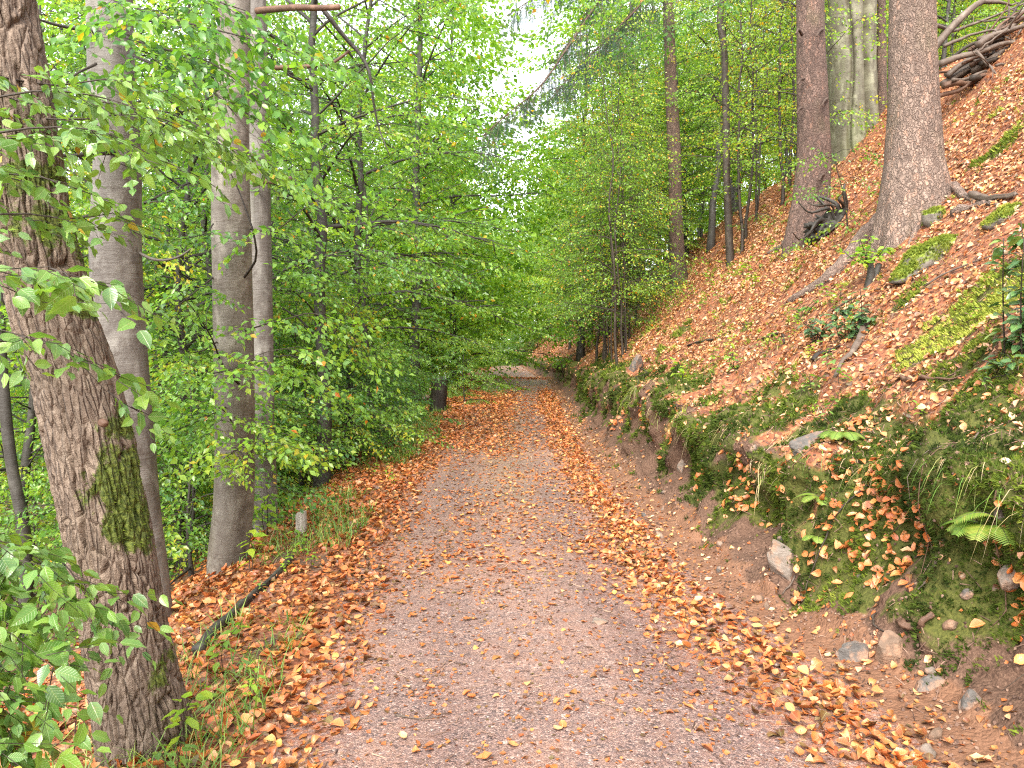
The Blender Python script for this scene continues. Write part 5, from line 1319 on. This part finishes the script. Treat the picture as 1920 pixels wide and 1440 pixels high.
brush((1700, 160), (1920, -40), Yp + .3, Yp + .3, .075, 'thick brown branch rising steeply through the brush pile', .05)
brush((1760, 122), (1935, 62), Yp - .4, Yp, .05, 'grey wavy branch along the lower front of the brush pile', .05)
brush((1768, 80), (1880, 50), Yp - .2, Yp - .1, .028, 'pale hooked branch at the left tip of the brush pile', .05)
brush((1832, 98), (1878, 148), Yp - .5, Yp - .75, .022, 'dark forked branch leaning down onto the leaves', .06)
brush((1870, 125), (1935, 112), Yp - .7, Yp - .7, .022, 'bent grey branch lying before the brush pile', .08)
for i in range(40):
    x0_ = g.uniform(1740, 1800); y0_ = 170 - (x0_ - 1740) * .5 + g.uniform(-45, 20); ll = g.uniform(120, 260); an = g.uniform(.25, .62)
    brush((x0_ + (i % 5) * 22, y0_ - (i % 5) * 11), (x0_ + ll * math.cos(an) + (i % 5) * 22, y0_ - ll * math.sin(an) - (i % 5) * 9), Yp + g.uniform(-.35, .9), Yp + g.uniform(-.2, 1.3), g.uniform(.018, .055), 'bare grey branch heaped in the brush pile at the top right', .06, 2, ['bark_grey', 'bark_dead', 'bark_twig', 'bark_grey'][i % 4], 'dead branches heaped at the top right')

# ------------------------------------------------------------------ small plants
def ivy(pxy, h, w, nl, label, seed, name='evergreen_plant', leaf=.07, stems=6, mat='leaf_dark', trunk=0.0):
    c = hit(*pxy); root = thing(name, label, 'plant', tuple(c)); g = np.random.RandomState(seed)
    W = MB(); C = MB(); P_, D_, U_, S_ = [], [], [], []
    if trunk:
        Q, _ = resample(np.array([c + (0, 0, -.08), c + (.02, -.02, trunk * .5), c + (.0, -.03, trunk)]), 12); tube(W, Q, np.linspace(.055, .032, 12), 10, 0, smooth_disp(.012, seed))
        Q, _ = resample(np.array([c + (.05, 0, -.08), c + (.07, -.02, trunk * .5), c + (.10, -.03, trunk * .9)]), 12); tube(W, Q, np.linspace(.045, .025, 12), 10, 0, smooth_disp(.012, seed + 1))
    for k in range(stems):
        e = c + np.array([g.normal(0, w * .5), g.normal(-.05, w * .35), h * g.uniform(.55, 1.05)])
        s0 = c + (0, 0, trunk - .02) + np.array([g.normal(0, w * .16), g.normal(0, w * .12), 0])
        Q, _ = resample(np.array([s0, (s0 + e) / 2 + g.normal(0, .03, 3), e]), 9); tube(W, Q, .006 * np.linspace(1, .5, 9), 5, 0)
        for q in range(int(nl * 1.9) // stems):
            t = g.uniform(.15, 1) * 7.99; j = int(t); p = Q[j] + (Q[j + 1] - Q[j]) * (t - j); a = g.uniform(0, 2 * PI)
            P_.append(p); D_.append((math.cos(a), math.sin(a) - .25, g.uniform(-.55, .35))); U_.append((g.normal(0, .35), -.35 + g.normal(0, .3), 1)); S_.append(leaf * 1.1 * g.uniform(.6, 1.2))
    D_, U_ = np.array(D_), np.array(U_); P_ = np.array(P_)
    put(C, LEAF_HI, P_ + D_ * .02, rotm(D_, U_), np.array(S_), 0, tint=np.clip(g.normal(.42, .2, len(P_)), 0, .85))
    part('stem', W.mesh('plant_stem', M['bark_twig' if not trunk else 'bark_dark']), root); part('foliage', C.mesh('plant_foliage', M[mat]), root)
ivy((1588, 640), .55, .30, 80, 'dark glossy leaved plant on the slope beside the bent grey branch', 1)
ivy((1535, 640), .30, .24, 34, 'smaller dark leaved plant just left of the glossy one', 2)
ivy((1628, 532), .50, .26, 70, 'little stump sprouting fresh light green leaves below the big spruce', 3, 'sprouting_stump', .065, 7, 'leaf', .22)
ivy((1903, 672), .80, .22, 150, 'tall evergreen plant with glossy leaves climbing at the right edge', 4, leaf=.075, stems=5)
ivy((1865, 705), .16, .30, 26, 'low bluish leaved plant below the tall evergreen', 5, leaf=.075, stems=4)
ivy((1380, 690), .2, .2, 22, 'small leafy plant on the mid slope among orange leaves', 6, leaf=.06, stems=4, mat='leaf')
ivy((1505, 598), .22, .18, 20, 'small yellowish leaved plant left of the dark leaved plants', 7, leaf=.06, stems=4, mat='leaf')
def fern(pxy, n, ln, label, seed, dirs=None, dead=0):
    c = hit(*pxy); c = surf(c[0], c[1]); root = thing('fern', label, 'fern', tuple(c)); g = np.random.RandomState(seed)
    for k in range(n):
        a = dirs[k] if dirs else g.uniform(2.2, 5.2)
        d = np.array([math.cos(a), math.sin(a), 0]); u = np.linspace(0, 1, 26)[:, None]; l = ln * g.uniform(.75, 1.1)
        P = np.array([0, 0, .01]) + d * l * u * .9 + np.array([0, 0, 1]) * l * (.75 * u - .78 * u ** 2)
        W = MB(); tube(W, P, .0028 * np.linspace(1, .3, 26), 4, 0)
        T = np.gradient(P, axis=0); T /= np.linalg.norm(T, axis=1, keepdims=True)
        sd = np.cross(T, [0, 0, 1]); sd /= np.linalg.norm(sd, axis=1, keepdims=True); up = np.cross(sd, T)
        for s in (-1, 1):
            w = (np.sin(np.linspace(.12, 1, 23) * PI * .93) ** .8) * l * .34 + .006
            D = sd[3:] * s + T[3:] * .45
            pin = (np.array([(-.09, 0, 0), (.09, 0, 0), (-.10, .5, -.05), (.08, .5, -.05), (0, 1, -.14)]), [np.array([(0, 1, 3), (0, 3, 2), (2, 3, 4)])])
            put(W, pin, P[3:], rotm(D, up[3:]), np.stack([np.full(23, .042), w, w], 1), 1, tint=np.clip(g.normal(.5, .12, 23), 0, 1))
        link('frond', W.mesh('frond', [M['bark_twig'], M['fern']], smooth=False), root)
fern((1580, 822), 5, .2, 'yellow fern with small arching fronds on top of a mossy lump', 1, [2.8, 3.4, 4.0, 4.7, 5.6])
fern((1862, 1000), 6, .25, 'yellow green fern drooping over the mossy bank at the right', 2, [2.4, 2.9, 3.4, 3.9, 4.5, 5.3])
fern((1908, 985), 2, .24, 'green fern with two fronds near the right edge', 3, [2.9, 5.9])
fern((1536, 945), 4, .18, 'tiny fern sprouting from the moss above the upright rock', 4, [2.6, 3.4, 4.4, 5.4])
fern((1548, 1012), 2, .14, 'tiny yellow fern at the leaf pocket on the bank', 5, [3.4, 4.4])
fern((1560, 425), 3, .4, 'fern with yellow fronds at the foot of the knobbly spruce', 6, [3.4, 4.2, 5.4])
# ivy trailing down the slope between the spruces
for k, (a, b) in enumerate([(1300, 560), (1330, 548), (1362, 535), (1395, 522), (1425, 508), (1455, 492), (1345, 575), (1410, 545), (1310, 590)]):
    H = hit(a, b); plant('seedling%d' % (k % 2), 'bramble_plant', 'leafy green bramble trailing over leaves below the spruces', 'plant', H[0], H[1], 'brambles below the spruces', k * 1.1, 1.7, crown='foliage', stem='stem')
g = np.random.RandomState(31)
k = 0
for i in range(300):
    if k >= 46: break
    a, b = g.uniform(1090, 1600), g.uniform(560, 800)
    H = hit(a, b); dr = H[0] - Rf(H[1])
    if dr < .95 or H[1] > 22: continue
    plant('seedling%d' % (k % 3), 'beech_seedling', 'tiny green beech seedling among orange leaves on the right slope', 'seedling', H[0], H[1], 'seedlings on the right slope', g.uniform(0, 6), g.uniform(.6, 1.35), crown='foliage', stem='stem'); k += 1
k = 0
for i in range(400):
    if k >= 44: break
    y = 2.7 + 12 * g.rand() ** 1.3; x = float(Lf(y)) - abs(g.normal(.1, .6)) - .12
    if abs(x) > .66 * y: continue
    plant('seedling%d' % (k % 3), 'beech_seedling', 'tiny green seedling growing through leaves on the left verge', 'seedling', x, y, 'seedlings on the left verge', g.uniform(0, 6), g.uniform(.5, 1.0), crown='foliage', stem='stem'); k += 1
for a, b, s, l in [(500, 1010, 2.3, 'leafy light green sprout beside the small post'), (350, 1420, 1.2, 'green sprout at the foot of the leaning tree'), (420, 1265, 1.0, 'green seedling in leaves right of the leaning tree'), (510, 900, 2.0, 'green sprout at the verge beside the paired trunks'), (470, 1080, 1.6, 'light green sprout above the dark broken branch'), (1270, 730, 1.6, 'fresh light green sprout on the bank lip mid slope')]:
    H = hit(a, b); plant('seedling1', 'beech_seedling', l, 'seedling', H[0], H[1], None, a * .1, s, crown='foliage', stem='stem')
# ------------------------------------------------------------------ camera, light, world
cam = bpy.data.cameras.new('camera'); co = bpy.data.objects.new('camera', cam); COL.objects.link(co)
cam.sensor_width = 36; cam.lens = 36 * FPX / 1920; cam.clip_start = .05; cam.clip_end = 1000
co.location = (0, 0, CAM_Z); co.rotation_euler = (PI / 2 - PITCH, 0, 0)
SC.camera = co
EL, AZ = RA(46), RA(-168)
sun = bpy.data.lights.new('sun', 'SUN'); so = bpy.data.objects.new('sun', sun); COL.objects.link(so)
sun.energy = 1.5; sun.angle = RA(28); sun.color = (1.0, .95, .88)
d = Vector((math.sin(AZ) * math.cos(EL), math.cos(AZ) * math.cos(EL), math.sin(EL)))
so.rotation_euler = d.to_track_quat('Z', 'Y').to_euler()
w = bpy.data.worlds.new('World'); SC.world = w; w.use_nodes = True
nt = w.node_tree; nt.nodes.clear()
sky = nt.nodes.new('ShaderNodeTexSky'); sky.sky_type = 'NISHITA'; sky.sun_disc = False
sky.sun_elevation = EL; sky.sun_rotation = AZ; sky.air_density = 1.0; sky.dust_density = 1.0; sky.ozone_density = 1.0
hs = nt.nodes.new('ShaderNodeHueSaturation'); hs.inputs['Saturation'].default_value = .22
bg = nt.nodes.new('ShaderNodeBackground'); bg.inputs[1].default_value = .15
ou = nt.nodes.new('ShaderNodeOutputWorld')
nt.links.new(sky.outputs[0], hs.inputs['Color']); nt.links.new(hs.outputs[0], bg.inputs[0]); nt.links.new(bg.outputs[0], ou.inputs[0])
SC.view_settings.view_transform = 'Standard'; SC.view_settings.look = 'None'
SC.view_settings.exposure = 2.45; SC.view_settings.gamma = 1.0
cy = SC.cycles
cy.max_bounces = 9; cy.diffuse_bounces = 6; cy.glossy_bounces = 2; cy.transmission_bounces = 5; cy.transparent_max_bounces = 4
cy.caustics_reflective = False; cy.caustics_refractive = False
cy.use_denoising = False
SC.cycles.pixel_filter_type = 'BLACKMAN_HARRIS'; SC.cycles.filter_width = 1.2
try: cy.denoiser = 'OPENIMAGEDENOISE'; cy.denoising_input_passes = 'RGB_ALBEDO_NORMAL'
except Exception: pass
